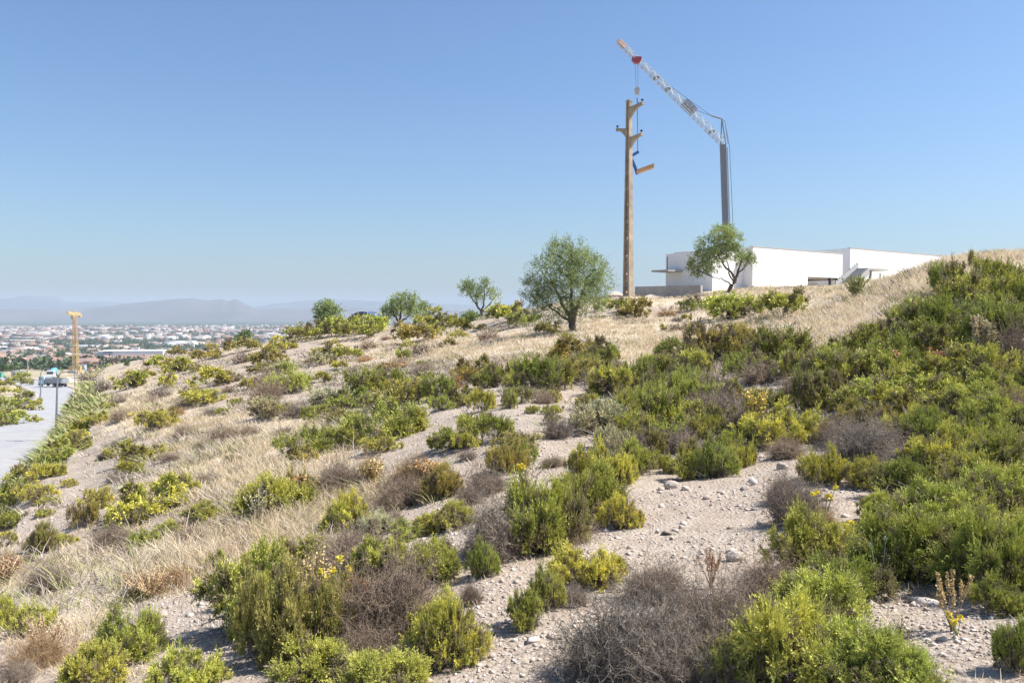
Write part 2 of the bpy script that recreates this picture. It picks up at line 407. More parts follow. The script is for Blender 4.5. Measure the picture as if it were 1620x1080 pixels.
GE = [(450,770,160,62,1),(360,690,110,42,1),(280,900,150,48,.9),(150,930,110,45,.6),(430,850,110,50,1),(520,800,70,40,.8),(760,552,150,30,1),(1060,553,150,28,1),(1000,520,110,22,.9),
      (1300,500,190,42,1),(1450,450,140,50,1.1),(1580,420,120,34,1.1),(1200,470,240,16,1),(640,560,90,30,.7),(230,650,90,38,.9),(560,540,80,20,.5),(300,585,100,28,.5),
      (440,680,100,30,.7),(120,960,160,60,.55),(640,660,30,30,.0),(900,480,60,14,.9),(1350,560,80,20,.8),(1240,540,110,24,.9),(200,592,70,24,.7),(330,555,90,10,.7),(660,780,60,30,.6),(200,790,90,40,.35)]
BARE = [(1200,790,170,50),(1000,870,150,60),(830,960,110,70),(770,1060,80,60),(660,700,55,45),(1310,690,60,40),(830,690,100,30),(840,760,70,40),(720,640,60,15),(330,1000,90,50),(110,760,60,50),(60,820,40,50),
        (1540,1010,60,50),(1340,840,60,40),(1060,800,110,40),(690,840,60,30),(240,1000,60,30),(130,730,40,30)]
def grass_mask(u, v, dep):
    g = np.zeros(u.shape)
    for a, b, ra, rb, w_ in GE: g = np.maximum(g, w_*np.clip(1.35-np.sqrt(((u-a)/ra)**2+((v-b)/rb)**2)*.75, 0, 1))
    for a, b, ra, rb in BARE: g = g*(1-np.clip(1.5-np.sqrt(((u-a)/ra)**2+((v-b)/rb)**2), 0, 1))
    return np.where(dep > 1, g, .2)
build_ground()

def build_road():
    p = RL; d = nrm(np.gradient(p, axis=0)); nrm_ = np.stack([-d[:, 1], d[:, 0]], 1)   # left of travel
    z = valley(p[:, 0], p[:, 1])
    def strip(name, offs, dz, mat, label=None):
        V = []; n = len(offs)
        for i in range(len(p)):
            for o, h in zip(offs, dz): V.append((p[i, 0]+nrm_[i, 0]*o, p[i, 1]+nrm_[i, 1]*o, z[i]+h))
        Q = []
        for i in range(len(p)-1):
            for j in range(n-1): Q.append((i*n+j, i*n+j+1, (i+1)*n+j+1, (i+1)*n+j))
        tag(link(name, mesh(name, V, Q, mat)), kind='structure')
    strip('road', (-4.4, 0, 4.4), (.0, .05, .0), M_ASPH)
    strip('pavement', (4.4, 4.4, 4.65, 6.1, 6.1), (-.1, .14, .14, .13, -.25), M_PAVE)
    strip('kerb', (-5.0, -5.0, -4.4, -4.4), (-.25, .13, .13, -.1), M_PAVE)
build_road()

# ------------------------------------------------------------------ mountains
def ridge(name, prof, r0, r1, col, seed, rows=26):
    us = np.linspace(-700, 1900, 700); th = np.arctan((us-810)/F)
    pv = np.interp(us, [a for a, b in prof], [b for a, b in prof])
    t = np.linspace(0, 1, rows)
    rc = (r0+r1)/2
    H = (495-pv)/F*rc/np.cos(th)*1.0+72
    V = np.zeros((rows, len(us), 3))
    for i, s in enumerate(t):
        r = r0+(r1-r0)*s; sh = np.sin(pi*s)**1.2
        X = r*np.tan(th); Y = np.full(len(us), r)
        n = fbm(X/900+seed, Y/900, 5); n2 = fbm(X/260, Y/260+seed, 4)
        rid = sh*(1+n*.5*(1-sh))+n2*.22*sh*(1-sh*.8)+n2*.03*sh
        V[i, :, 0] = X; V[i, :, 1] = Y; V[i, :, 2] = -74+H*rid
    idx = np.arange(rows*len(us)).reshape(rows, -1)
    Q = np.stack([idx[:-1, :-1], idx[:-1, 1:], idx[1:, 1:], idx[1:, :-1]], -1).reshape(-1, 4)
    t = NT(name+'_rock'); n = t.noise(.0012, t.coord(), 7, .65)
    c = t.ramp(n, [(.35, tuple(q*.62 for q in col)), (.52, col), (.7, tuple(q*1.5 for q in col))])
    t.lk(c, t.b.inputs['Base Color']); t.b.inputs['Roughness'].default_value = 1; t.b.inputs['Specular IOR Level'].default_value = 0
    tag(link(name, mesh(name, V.reshape(-1, 3), Q, t.m, smooth=True)), kind='structure')
ridge('mountains', [(-700,478),(-200,480),(0,476),(40,472),(95,473),(108,480),(160,479),(210,480),(300,481),(400,487),(440,480),(520,474),(600,477),(700,481),(780,485),(900,489),(1100,492),(1900,492)], 10600, 13300, (.085, .09, .085), 3.1)
ridge('foothills', [(-700,490),(0,490),(100,489),(180,484),(240,478),(300,473.5),(330,476),(352,474),(362,477),(374,474),(390,482),(410,490),(440,488),(480,489),(520,486),(600,489),(700,491),(900,494),(1900,494)], 7600, 10200, (.12, .10, .09), 7.7)

# ------------------------------------------------------------------ haze
def haze():
    m = MB().box((0, 0, 70), (27800, 27800, 300))      # z from -80 to 220
    t = bpy.data.materials.new('haze_air'); t.use_nodes = True; n = t.node_tree.nodes
    n.remove(n['Principled BSDF']); pv = n.new('ShaderNodeVolumePrincipled')
    pv.inputs['Color'].default_value = (.74, .86, 1, 1); pv.inputs['Density'].default_value = 1.15e-4; pv.inputs['Anisotropy'].default_value = .0
    t.node_tree.links.new(pv.outputs[0], n['Material Output'].inputs['Volume'])
    tag(m.build('haze', t), kind='stuff')
haze()

# ------------------------------------------------------------------ labels: where a thing stands, told by what one can find in the photograph
MARKS = [('the tall concrete power pole', 993, 440), ('the round bushy tree', 895, 470), ('the tree with the twisted trunk', 1148, 430), ('the far right end of the white house', 1455, 425),
 ('the stairs of the white house', 1335, 440), ('the front corner of the white house', 1190, 440), ('the sparse forked tree on the crest', 762, 480), ('the leaning tree on the crest', 518, 510),
 ('the blue roofed hall', 585, 510), ('the lone little tree on the left crest', 387, 538), ('the near street lamp', 88, 660), ('the long white warehouse', 215, 560), ('the bend of the road', 120, 640),
 ('the orange tower crane', 118, 560), ('the lower left corner of the photo', 20, 1060), ('the left edge of the photo', 0, 850), ('the lower right corner of the photo', 1600, 1060), ('the right edge of the photo', 1620, 720),
 ('the pale dirt track in the foreground', 1100, 850), ('the narrow bare gully at mid slope', 670, 690), ('the upper end of the dirt track', 1320, 680), ('the yellow flowering plant at mid slope', 1190, 640),
 ('the big mixed shrub near the bottom', 540, 960), ('the big dead grey bush near the bottom', 1030, 990), ('the dried flower stalks at lower right', 1500, 960), ('the orange dry tuft at lower left', 235, 930),
 ('the pale grass field at mid left', 450, 770), ('the tree shadow on the slope', 750, 545), ('the lower centre of the photo', 800, 1060), ('the middle of the left slope', 330, 600),
 ('the grassy top of the right hill', 1560, 400), ('the bare cut bank at left', 80, 790), ('the grey garden wall', 1060, 465), ('the round bright bush beside the track', 1170, 720),
 ('the pink dried flower heads at right', 1477, 565), ('the white pale stone at lower left', 255, 975)]
_used = {}
def where(u, v, own=None):
    c = sorted(MARKS, key=lambda m: (m[1]-u)**2+((m[2]-v)*1.3)**2)
    return c
def place_words(u, v, m):
    dx, dy = u-m[1], v-m[2]; n = m[0]
    a = math.degrees(math.atan2(dy*1.2, dx)); dist = math.hypot(dx, dy)
    if dist < 22: return 'right at '+n
    k = int(((a+22.5) % 360)//45)
    q = 'just ' if dist < 60 else ('' if dist < 130 else 'well ')
    return q+['right of ', 'below right of ', 'below ', 'below left of ', 'left of ', 'above left of ', 'above ', 'above right of '][k]+n
def uniq(desc, u, v):
    c = where(u, v)
    for o in ('', 'second ', 'third ', 'fourth ', 'fifth ', 'sixth ', 'seventh ', 'eighth '):
        for m in c[:(7 if not o else 3)]:
            s = o+desc+' '+place_words(u, v, m)
            if s not in _used and len(s.split()) <= 16: _used[s] = 1; return s
    return s

# ------------------------------------------------------------------ shrubs
def shrub_leaf(seed, nl, nc, ns, nleaf, ll, lw, up=.5, spl=.2, dead=.27, hole=.0):
    """lobes > clumps > sprigs > needle leaves"""
    g = np.random.RandomState(seed)
    a = g.uniform(0, 2*pi, nl); r = .80*np.sqrt(g.uniform(0.02, 1, nl))
    c = np.stack([r*np.cos(a), r*np.sin(a), .08+.40*(1-r*.7)*g.uniform(.15, 1.5, nl)], 1)
    lr = g.uniform(.09, .31, nl)*(1-.25*r)
    kl = g.choice(nl, nc, p=lr**2/np.sum(lr**2))
    z = g.uniform(-.45, 1, nc); ph = g.uniform(0, 2*pi, nc); q = np.sqrt(1-z*z)
    CD = np.stack([q*np.cos(ph), q*np.sin(ph), z], 1)
    CB = c[kl]+CD*(lr[kl]*g.uniform(.55, 1.05, nc))[:, None]; CB[:, 2] = np.maximum(CB[:, 2], .03)
    out = nrm(c[kl]*[.7, .7, .2]+1e-4)
    CD = nrm(CD*1.1+out*.35+np.array([0, 0, up])+.25*g.normal(size=(nc, 3)))
    cs = g.uniform(.45, 1.6, nc); ct = g.uniform(0, 1, nc); lt = g.uniform(0, 1, nl)
    k = g.randint(0, nc, ns)
    B = CB[k]+g.normal(0, .018, (ns, 3))
    SD = nrm(CD[k]+g.normal(0, .42, (ns, 3)))
    L = spl*cs[k]*g.uniform(.5, 1.25, ns)
    t = np.linspace(.05, 1, nleaf)[None, :, None]+g.uniform(-.04, .04, (ns, nleaf, 1))
    bend = np.array([0, 0, up*.3])*t*t*L[:, None, None]
    pos = B[:, None]+SD[:, None]*(L[:, None, None]*t)+bend
    per = nrm(np.cross(SD[:, None], g.normal(size=(ns, nleaf, 3))))
    LD = nrm(SD[:, None]*(.6+.5*t)+per*(1.0-.45*t)).reshape(-1, 3)
    n = ns*nleaf
    V, Q = leafquads(pos.reshape(-1, 3), LD, ll*g.uniform(.6, 1.3, n), lw*g.uniform(.7, 1.3, n), g)
    tint = .22*g.uniform(0, 1, ns)+.34*ct[k]+.28*lt[kl][k]
    tint = np.clip(tint[:, None]+(t[..., 0]-.35)*.42+g.uniform(-.08, .08, (ns, nleaf)), 0, 1)
    brc = ((g.uniform(0, 1, nl) < dead)[kl]*(g.uniform(0, 1, nc) < .7)+(g.uniform(0, 1, nc) < .09))
    br = np.clip(brc[k]*.85, 0, 1)
    V[:, 2] = np.maximum(V[:, 2], -.02)
    return V, Q, tint.ravel(), np.repeat(br, nleaf)
def unitise(V):
    s = np.percentile(np.hypot(V[:, 0], V[:, 1]), 98.5); h = np.percentile(V[:, 2], 99)
    return s, h
def twigs(seed, n, n2, r0, spread=1., h=.8, segs=5, jit=.05, sides=3, core=.3):
    g = np.random.RandomState(seed)
    a = g.uniform(0, 2*pi, n); rr = core*np.sqrt(g.uniform(0, 1, n))
    S = np.stack([rr*np.cos(a), rr*np.sin(a), g.uniform(0, .12, n)], 1)
    a2 = a+g.normal(0, .5, n); z = g.uniform(-.02, 1, n); q = np.sqrt(np.clip(1-z*z, 0, 1)); ln = g.uniform(.5, 1, n)
    lump = 1+.22*np.sin(a2*3+seed)+.15*np.sin(a2*5+seed*2)
    E = np.stack([q*np.cos(a2)*spread, q*np.sin(a2)*spread, z*h], 1)*(ln*lump)[:, None]; E[:, 2] = np.maximum(E[:, 2], .02)
    t = np.linspace(0, 1, segs)[None, :, None]
    Pt = S[:, None]*(1-t)+E[:, None]*t
    Pt[..., 2] += (np.sin(t[..., 0]*pi)*.09)
    Pt = Pt+np.cumsum(g.normal(0, jit, Pt.shape), 1)*t
    R = r0*(1-.7*t[..., 0])*g.uniform(.5, 1.3, n)[:, None]
    V, Q = tubes(Pt, R, sides); ti = np.repeat(g.uniform(0, 1, n), len(Q)//n)
    if n2:
        k = g.randint(0, n, n2); j = g.randint(1, segs, n2)
        B = Pt[k, j]; D = nrm(E[k]*.5+g.normal(0, .8, (n2, 3))+[0, 0, .2]); L = g.uniform(.04, .15, n2)
        t2 = np.linspace(0, 1, 3)[None, :, None]
        P2 = B[:, None]+D[:, None]*L[:, None, None]*t2+np.cumsum(g.normal(0, .02, (n2, 3, 3)), 1)*t2
        R2 = r0*.42*(1-.5*t2[..., 0])*np.ones((n2, 1))
        V2, Q2 = tubes(P2, R2, sides); Q2 = Q2+len(V); V = np.vstack([V, V2])
        ti = np.r_[ti, np.repeat(g.uniform(0, 1, n2), len(Q2)//n2)]; Q = np.vstack([Q, Q2])
    V[:, 2] = np.maximum(V[:, 2], -.03)
    return V, Q, ti
LOD = {}
def mk_shrubs():
    P_ = {'near': [(18, 250, 3600, 18, .047, .0064), (26, 300, 3800, 18, .044, .006), (36, 350, 3900, 18, .041, .0056)],
          'mid': [(13, 130, 1500, 12, .062, .0105), (20, 180, 1400, 12, .054, .0095), (28, 220, 1500, 12, .050, .009)],
          'far': [(9, 80, 640, 7, .085, .022), (14, 100, 680, 7, .08, .022), (18, 120, 700, 7, .075, .021)]}
    for lod, L in P_.items():
        for i, (nl, nc, ns, nf, ll, lw) in enumerate(L):
            for st, (up, spl) in {'bushy': (.22, .125), 'feathery': (.28, .15)}.items():
                V, Q, t, b = shrub_leaf(100+i*7+(3 if st == 'feathery' else 0), nl, nc, ns, nf, ll, lw, up, spl)
                s, h = unitise(V); V = V/[s, s, h]
                tv, tq, tt = twigs(40+i, {'near': 130, 'mid': 70, 'far': 14}[lod], {'near': 1800, 'mid': 500, 'far': 0}[lod], .009, .95, .88, 5, .035)
                if lod == 'far':
                    LOD[lod, st, i] = (mesh('shrub_far', np.vstack([V, tv]), np.vstack([Q, tq+len(V)]), [M_LEAF, M_TWIGB], np.r_[t, tt], np.r_[b, tt*0], np.r_[np.zeros(len(Q)), np.ones(len(tq))]), None)
                else:
                    LOD[lod, st, i] = (mesh('foliage', V, Q, M_LEAF, t, b), mesh('branches', tv, tq, M_TWIGB, tt))
    for lod, (n, n2, r) in {'near': (760, 19000, .0064), 'mid': (300, 4600, .010), 'far': (130, 420, .024)}.items():
        for i in range(3):
            V, Q, t = twigs(70+i*3, n, n2, r, 1., .8, 7, .075, core=.5); s, h = unitise(V); V = V/[s, s, h]
            mv, mq, mt = twigs(90+i, 16, 0, .022, .8, .7, 6, .06, 5)
            LOD[lod, 'dead', i] = (mesh('twigs', V, Q, M_TWIG, t), mesh('branches', mv, mq, M_TWIG, mt))
M_TWIGB = mat_objcol('branch_bark')
M_TWIGB.node_tree.nodes['Principled BSDF'].inputs['Base Color'].default_value = (.16, .13, .11, 1)
for l_ in list(M_TWIGB.node_tree.links):
    if l_.to_socket.name == 'Base Color': M_TWIGB.node_tree.links.remove(l_)
mk_shrubs()

KIND = {  # colour, style, words, category
 'r': ((.32, .345, .062), 'bushy', 'green rosemary-like shrub', 'shrub'),
 'y': ((.43, .425, .075), 'bushy', 'bright yellow-green shrub', 'shrub'),
 'f': ((.37, .395, .075), 'feathery', 'feathery light green shrub', 'shrub'),
 'o': ((.35, .305, .085), 'bushy', 'olive brown-tinged shrub', 'shrub'),
 'k': ((.25, .28, .050), 'feathery', 'dark green shrub', 'shrub'),
 'p': ((.42, .40, .25), 'feathery', 'pale sage-green shrub', 'shrub'),
 'd': ((.33, .26, .20), 'dead', 'leafless dead grey bush', 'dead bush'),
 'b': ((.46, .30, .16), 'dead', 'dry orange-brown bush', 'dead bush'),
}
SHR = """
400 1012 170 150 y;465 1055 150 170 o;405 958 90 70 y;620 1035 210 170 d;590 1070 130 90 d;500 1092 130 80 f;705 1060 115 120 y;600 1128 150 80 f;560 915 150 70 d;605 912 90 62 y;485 915 100 70 y;690 925 100 70 f;550 850 70 55 y;505 990 120 90 o;655 1075 90 60 p;745 960 40 40 d
205 1050 95 95 f;150 1090 110 80 y;300 1095 110 60 y;6 1000 50 60 y;58 1005 70 50 y;60 1060 95 70 b;30 1085 60 45 d
790 890 125 105 d;858 880 120 120 f;935 830 110 95 f;915 765 45 55 y;980 838 70 55 y;761 915 50 62 f;900 862 90 60 d
930 932 118 62 y;865 968 55 70 f;835 1002 62 68 y;905 962 60 30 d
1000 1110 250 190 d;1130 1050 200 150 d;1230 985 170 110 d;1085 1120 200 150 d;960 1085 120 90 d;1040 960 130 70 d
1180 1105 130 110 y;1260 1110 190 165 f;1380 1120 200 140 f;1155 1010 80 60 y;1275 905 130 110 f;1315 1010 150 110 f;1225 1040 110 90 y
1430 1110 130 90 f;1610 1065 60 85 k;1340 960 120 80 k
1430 930 150 110 k;1510 930 170 120 k;1585 945 140 130 k;1592 975 90 60 r;1386 880 80 60 k;1485 850 160 90 r;1570 840 160 100 r;1394 828 60 50 y;1405 858 80 50 r;1440 800 110 70 k;1370 905 60 60 d
1498 752 120 70 y;1589 758 120 70 r;1540 725 110 70 y;1301 768 70 55 y;1371 775 85 50 y;1415 770 45 34 y;1262 835 105 80 d;1240 800 60 50 d;1371 732 130 55 d;1430 755 80 50 d;1300 840 60 30 b
1309 655 95 60 o;1381 652 100 50 y;1420 672 100 55 y;1360 695 90 58 o;1428 705 70 55 y;1459 718 110 65 k;1495 680 40 34 b;1537 682 130 66 y;1459 650 100 45 y;1524 642 120 45 y;1604 665 60 45 d;1532 712 100 65 r;1590 700 90 60 r;1400 712 60 40 b
1493 468 45 45 k;1545 474 80 55 r;1578 460 50 38 r;1537 512 120 70 r;1459 510 70 32 r;1433 542 100 52 k;1498 545 110 62 k;1381 566 90 50 r;1420 580 80 48 k;1335 572 70 36 r;1317 595 65 40 r;1485 572 100 56 r;1446 596 70 42 k;1604 590 60 76 d;1576 552 70 66 k;1612 500 55 60 k;1595 545 60 60 k
1368 618 130 64 f;1324 620 90 60 o;1498 620 110 44 y;1563 606 110 48 f;1430 622 90 40 f;1604 625 50 34 k;1536 424 10 26 r
969 768 78 65 y;1000 752 66 54 y;1044 682 68 64 k;1014 662 54 44 y;1019 724 54 44 d;1089 760 56 42 y;1130 757 66 64 f;1171 741 42 44 y;1039 742 28 27 y;1066 750 34 28 y;942 690 66 46 p;1244 728 66 27 d;1233 706 116 54 y;1144 690 50 42 r;1172 695 66 54 d;1255 640 66 48 d;1294 652 60 62 o;1010 700 60 40 f;1080 720 60 44 d;970 715 50 40 p;1105 700 40 34 o
1004 504 58 30 o;982 498 52 20 r;947 494 14 14 k;1100 493 48 17 k;1087 509 16 12 y;1071 509 20 11 d;1055 501 36 9 b;1073 524 38 15 d;1050 524 13 10 y;1153 508 84 28 f;1240 504 92 26 r;1184 502 52 20 f;1137 481 16 8 y
1130 576 116 60 o;1144 542 34 26 b;1078 574 66 36 k;1162 568 76 36 y;1236 577 80 54 k;1189 568 62 48 o;1051 595 66 34 y;1015 622 56 50 k;978 588 22 16 d;969 632 66 48 f;1051 644 76 54 r;1084 626 66 44 f;1122 622 56 34 d;1144 638 44 30 y;1140 666 94 54 d;1233 600 84 26 y;1273 600 56 44 o;1004 644 54 44 o;1033 657 50 48 f;1200 610 60 40 d;1100 596 60 40 f
680 537 54 16 y;802 515 74 14 y;829 517 52 12 f;760 523 24 9 y;771 540 46 12 d;867 533 42 22 o;749 608 64 40 o;798 608 54 34 r;849 626 74 60 k;915 577 94 42 o;955 579 54 32 r;873 618 64 50 k;904 608 64 40 o;891 594 28 20 b;933 608 28 24 d;813 616 34 24 y;804 647 31 25 r;764 650 45 35 y;733 643 43 30 o;849 630 30 14 p;879 637 24 20 y;873 657 30 16 y;842 655 22 13 y;784 697 66 40 y;753 690 62 33 y;709 716 64 36 k;738 713 44 28 y;960 626 64 36 r;927 652 42 27 y;953 684 74 48 p;882 697 58 40 d;916 679 33 26 p;980 584 20 15 d;873 672 22 20 o;816 722 66 30 o
573 631 66 46 k;600 626 46 30 r;622 617 40 31 k;640 640 72 36 y;587 634 34 12 d;695 635 52 40 k;667 616 42 26 r;671 592 44 15 d;673 580 24 8 r;720 617 24 28 b;555 647 60 19 r;595 650 50 24 y;522 647 62 23 p;473 662 60 25 d;509 668 52 26 y;538 672 40 23 o;607 699 120 70 f;560 710 56 36 r;647 688 60 40 y;604 718 54 25 y;595 697 46 24 b;487 722 92 46 k;480 732 50 24 o;418 667 60 36 p;664 667 24 14 d
444 555 48 16 y;484 540 58 20 f;422 578 62 16 o;451 592 40 19 k;455 624 64 38 f;511 605 38 17 y;429 603 38 24 d;424 637 60 40 d;493 575 33 14 d;507 578 42 12 p;524 569 62 22 o;551 569 43 17 y;535 586 30 15 y;538 533 62 28 f;587 529 54 28 f;562 540 60 14 y;651 547 74 29 o;647 551 27 14 y;638 571 31 19 r;611 538 20 8 d;582 553 42 12 d;689 518 64 13 r;727 535 32 13 y;727 526 43 14 r;667 562 48 25 d;693 553 23 12 d;711 549 25 13 o;578 573 28 9 b;567 590 38 16 d;610 588 30 14 o;630 586 46 16 b
185 572 34 12 y;280 562 32 15 o;335 553 34 13 p;244 581 34 18 y;278 592 54 21 y;264 580 24 13 o;207 616 58 27 y;162 621 33 28 d;144 602 50 22 d;264 616 33 23 y;340 612 60 30 y;307 631 44 13 y;362 606 28 14 d;255 630 43 11 d;360 600 33 14 o;395 620 28 22 y;362 622 33 14 d;420 613 33 32 d;322 642 54 25 y;291 645 34 17 d;278 655 23 12 o;284 657 20 12 b;253 679 64 28 y;424 645 23 13 y;449 656 33 17 y;291 694 42 25 d;320 716 22 24 d;355 702 64 30 d;335 658 34 16 d;375 645 28 15 r;353 657 23 11 y;193 667 44 10 d;187 639 33 16 d;224 733 70 34 y;178 725 28 15 y;162 728 24 14 d;184 708 20 14 d;371 731 28 10 p;410 590 40 16 o;385 575 44 14 d;310 590 40 14 o;330 570 50 14 o;380 560 50 12 o;430 562 40 12 y;225 600 40 14 o;240 640 40 14 d;450 690 40 16 d;395 690 40 18 d
437 820 122 72 f;475 800 60 50 o;240 820 115 55 y;200 838 70 35 y;272 795 70 44 y;155 806 48 34 y;130 836 50 40 o;320 830 56 36 y;100 865 40 20 y;180 870 70 30 d;232 872 44 34 r;268 850 46 26 y;68 875 40 48 o;46 890 24 14 d;75 938 76 52 d;235 945 66 40 b;205 950 40 20 d;280 930 56 36 b;345 905 30 34 y;300 860 50 26 d;270 730 40 16 d;210 752 42 24 y;180 765 30 20 d;330 770 50 22 d;380 750 40 16 d
540 785 96 56 d;585 760 50 44 b;640 805 100 46 d;700 790 60 56 o;655 770 70 50 b;555 845 66 66 y;595 850 60 40 p;718 840 62 44 y;680 845 50 32 y;645 855 60 28 f;770 785 70 44 d;800 750 60 50 o;830 735 44 34 k;745 800 40 30 d;875 740 40 20 d;740 730 40 14 d;620 830 40 22 d
1000 700 70 44 r;1035 720 60 40 o;1095 680 70 44 y;1120 700 60 40 k;1065 600 60 34 o;1105 640 60 40 f;1170 640 60 36 o;1210 660 60 40 k;1030 600 50 34 r;990 665 60 44 f;1290 610 60 40 k;1260 580 60 34 r;1180 600 70 40 k;1150 720 50 36 y;1210 580 70 34 r;1060 700 60 40 r;1090 735 50 36 o
1570 660 90 50 r;1600 620 70 40 o;1545 590 80 40 r;1470 620 80 44 r;1520 560 80 44 k;1390 600 80 40 r;1350 600 70 40 r;1570 520 70 50 r;1450 560 80 44 r;1530 790 110 70 y;1540 860 110 70 y;1600 730 80 50 o
820 640 40 26 r;770 615 44 28 k;700 650 40 24 r;830 600 50 30 o;930 590 50 30 r;960 600 50 30 o
1330 708 90 40 d;1455 726 70 40 d;1110 652 50 30 d;1180 678 60 34 d;1290 640 50 34 d;1560 640 60 34 d;1080 600 40 24 d;780 600 44 26 d;860 640 40 24 d;1585 700 60 40 d
1690 620 90 50 r;1720 700 120 70 k;1660 800 120 70 y;1760 820 140 80 f;1700 940 140 100 k;1830 760 120 60 o;1800 620 90 44 r;1680 540 80 44 k;1750 520 80 36 y;1860 560 90 40 o;1900 680 110 56 r;1900 860 140 70 d;1780 980 140 90 y;1670 470 60 36 r
86 740 44 28 y;60 765 60 30 y;30 775 50 28 y;20 800 60 40 r;60 800 50 30 y;10 840 50 34 r;100 715 44 22 y;130 690 40 22 r;152 672 34 20 y;95 735 40 20 r;40 790 40 24 y;8 865 40 24 y;128 712 30 18 o;172 650 30 14 y;140 655 34 16 r;120 700 34 18 y;75 750 34 16 r;110 770 24 12 y;80 800 34 18 y;70 818 30 14 r;45 870 24 14 d;8 910 44 40 b
30 672 40 22 y;10 650 40 24 r;52 650 28 16 y;40 630 30 12 r;15 625 34 12 y;5 675 34 20 r;55 668 22 12 y;30 605 40 14 r;8 612 30 12 y;45 640 20 10 y;20 660 30 14 y;60 640 16 10 r;44 610 20 10 o
"""
NSH = [0]
LEGEND = []
rs = random.Random(3)
def add_shrub(u, vb, wpx, hpx, k, label=True):
    vb_ = min(vb, 1079+60)
    p = hit(u, vb_)
    if p is None: return
    dep = p[1]*cos(PIT)-p[2]*sin(PIT)
    wm = wpx*dep/F; hm = hpx*dep/F*1.02
    d = nrm(np.array([p[0], p[1]])); c = p[:2]+d*wm*.34
    z = float(hz(c[0], c[1])); z = min(z, p[2]+.12*wm)-.03*hm
    hm = hm*1.05
    col, st, words, cat = KIND[k]
    hm = max(hm-.5*wm*max(vb_-495, 0)/F*.9, .48*wm if wpx > 40 else .38*wm); wm *= 1.2 if 12 < dep else 1.12
    lod = 'near' if dep < 11.5 else ('mid' if dep < 34 else 'far')
    i = rs.randrange(3); f = rs.uniform(.84, 1.2); h = rs.uniform(-.08, .08)
    col = (col[0]*f*(1+h), col[1]*f, col[2]*f*(1-h))
    rz = rs.uniform(0, 2*pi); sx = wm/2*1.08; sc = (sx*rs.uniform(.95, 1.05), sx*rs.uniform(.85, 1.05), hm)
    size = 'very large ' if wpx > 145 else 'large ' if wpx > 95 else 'middling ' if wpx > 60 else 'small ' if wpx > 30 else 'tiny '
    lab = uniq(size+words, u, vb-hpx/2)
    grp = 'dead bushes on the slope' if st == 'dead' else 'shrubs on the slope'
    nm = 'dead_bush' if st == 'dead' else 'shrub'
    fo, br = LOD[lod, st, i]
    if br is None:
        o = link(nm, fo, loc=(*c, z), rz=rz, sc=sc, color=col); tag(o, lab, cat, grp)
    else:
        o = thing(nm, lab, cat, (*map(float, c), float(z)), rz, grp); o.scale = sc
        link('foliage' if st != 'dead' else 'twigs', fo, o, color=col)
        link('branches', br, o, color=(col[0]*.8, col[1]*.75, col[2]*.75))
        # each bush leans and twists in its own way
        o.rotation_euler = (rs.uniform(-.06, .06), rs.uniform(-.06, .06), rz)
    NSH[0] += 1
for ln in SHR.strip().replace('\n', ';').split(';'):
    q = ln.split()
    if len(q) == 5: add_shrub(*map(float, q[:4]), q[4])
print('shrubs', NSH[0])

# ------------------------------------------------------------------ dry grass (stuff)
def bare_mask(u, v):
    b_ = np.zeros(u.shape)
    for a, b, ra, rb in BARE: b_ = np.maximum(b_, 1.3-np.sqrt(((u-a)/ra)**2+((v-b)/rb)**2))
    return b_
def tufts(name, seed, N, r0, r1, prob, nb, hgt, spread, wid, lean, tint, green, mat, grow=1., bank=False):
    g = np.random.RandomState(seed)
    th = g.uniform(-.62, .80, N); r = np.exp(g.uniform(math.log(r0), math.log(r1), N))
    x = r*np.sin(th); y = r*np.cos(th); z = hz(x, y); u, v, dep = proj(x, y, z)
    m = grass_mask(u, v, dep); _, ins, _, _ = edge_sd(x, y)
    pr = prob(x, y, u, v, m, r)
    keep = ((~ins) if bank else ins) & (g.uniform(0, 1, N) < pr) & (dep > 2.5)
    x, y, z, r, m = x[keep], y[keep], z[keep], r[keep], m[keep]; n = len(x)
    big = np.clip(m+.25, .35, 1.2) if grow else np.ones(n)
    big = big*np.where((x/y > .40) & (r > 22), 1.25, 1)
    H = (g.uniform(hgt[0], hgt[1], n)*big)[:, None]*g.uniform(.5, 1.25, (n, nb))
    sp = (spread[0]+spread[1]*r)[:, None]
    a = g.uniform(0, 2*pi, (n, nb)); q = sp*np.sqrt(g.uniform(0, 1, (n, nb)))*1.6
    B = np.stack([x[:, None]+q*np.cos(a), y[:, None]+q*np.sin(a), np.zeros((n, nb))+z[:, None]-.01], -1)
    le = g.uniform(lean[0], lean[1], (n, nb)); a2 = a+g.normal(0, .8, (n, nb))
    D = np.stack([np.cos(a2)*le, np.sin(a2)*le, np.ones((n, nb))], -1)
    M = B+D*(H*.55)[..., None]; T = B+D*H[..., None]*[1.45, 1.45, .95]
    W = (wid[0]+wid[1]*r)[:, None]*g.uniform(.7, 1.4, (n, nb))
    a3 = g.uniform(0, pi, (n, nb)); S = np.stack([np.cos(a3), np.sin(a3), np.zeros_like(a3)], -1)*W[..., None]
    V = np.stack([B-S, B+S, M+S*.8, M-S*.8, T+S*.35, T-S*.35], 2).reshape(-1, 3)
    base = np.arange(n*nb)*6
    Q = np.stack([np.stack([base, base+1, base+2, base+3], 1), np.stack([base+3, base+2, base+4, base+5], 1)], 1).reshape(-1, 4)
    ti = np.clip(g.uniform(0, 1, (n, 1))*.6+g.uniform(0, .4, (n, nb)), 0, 1); gr = (g.uniform(0, 1, (n, 1)) < green)*np.ones((n, nb))*.8
    tag(link(name, mesh(name, V, Q, mat, np.repeat(ti.ravel(), 2), np.repeat(gr.ravel(), 2))), kind='stuff'); print(name, n)
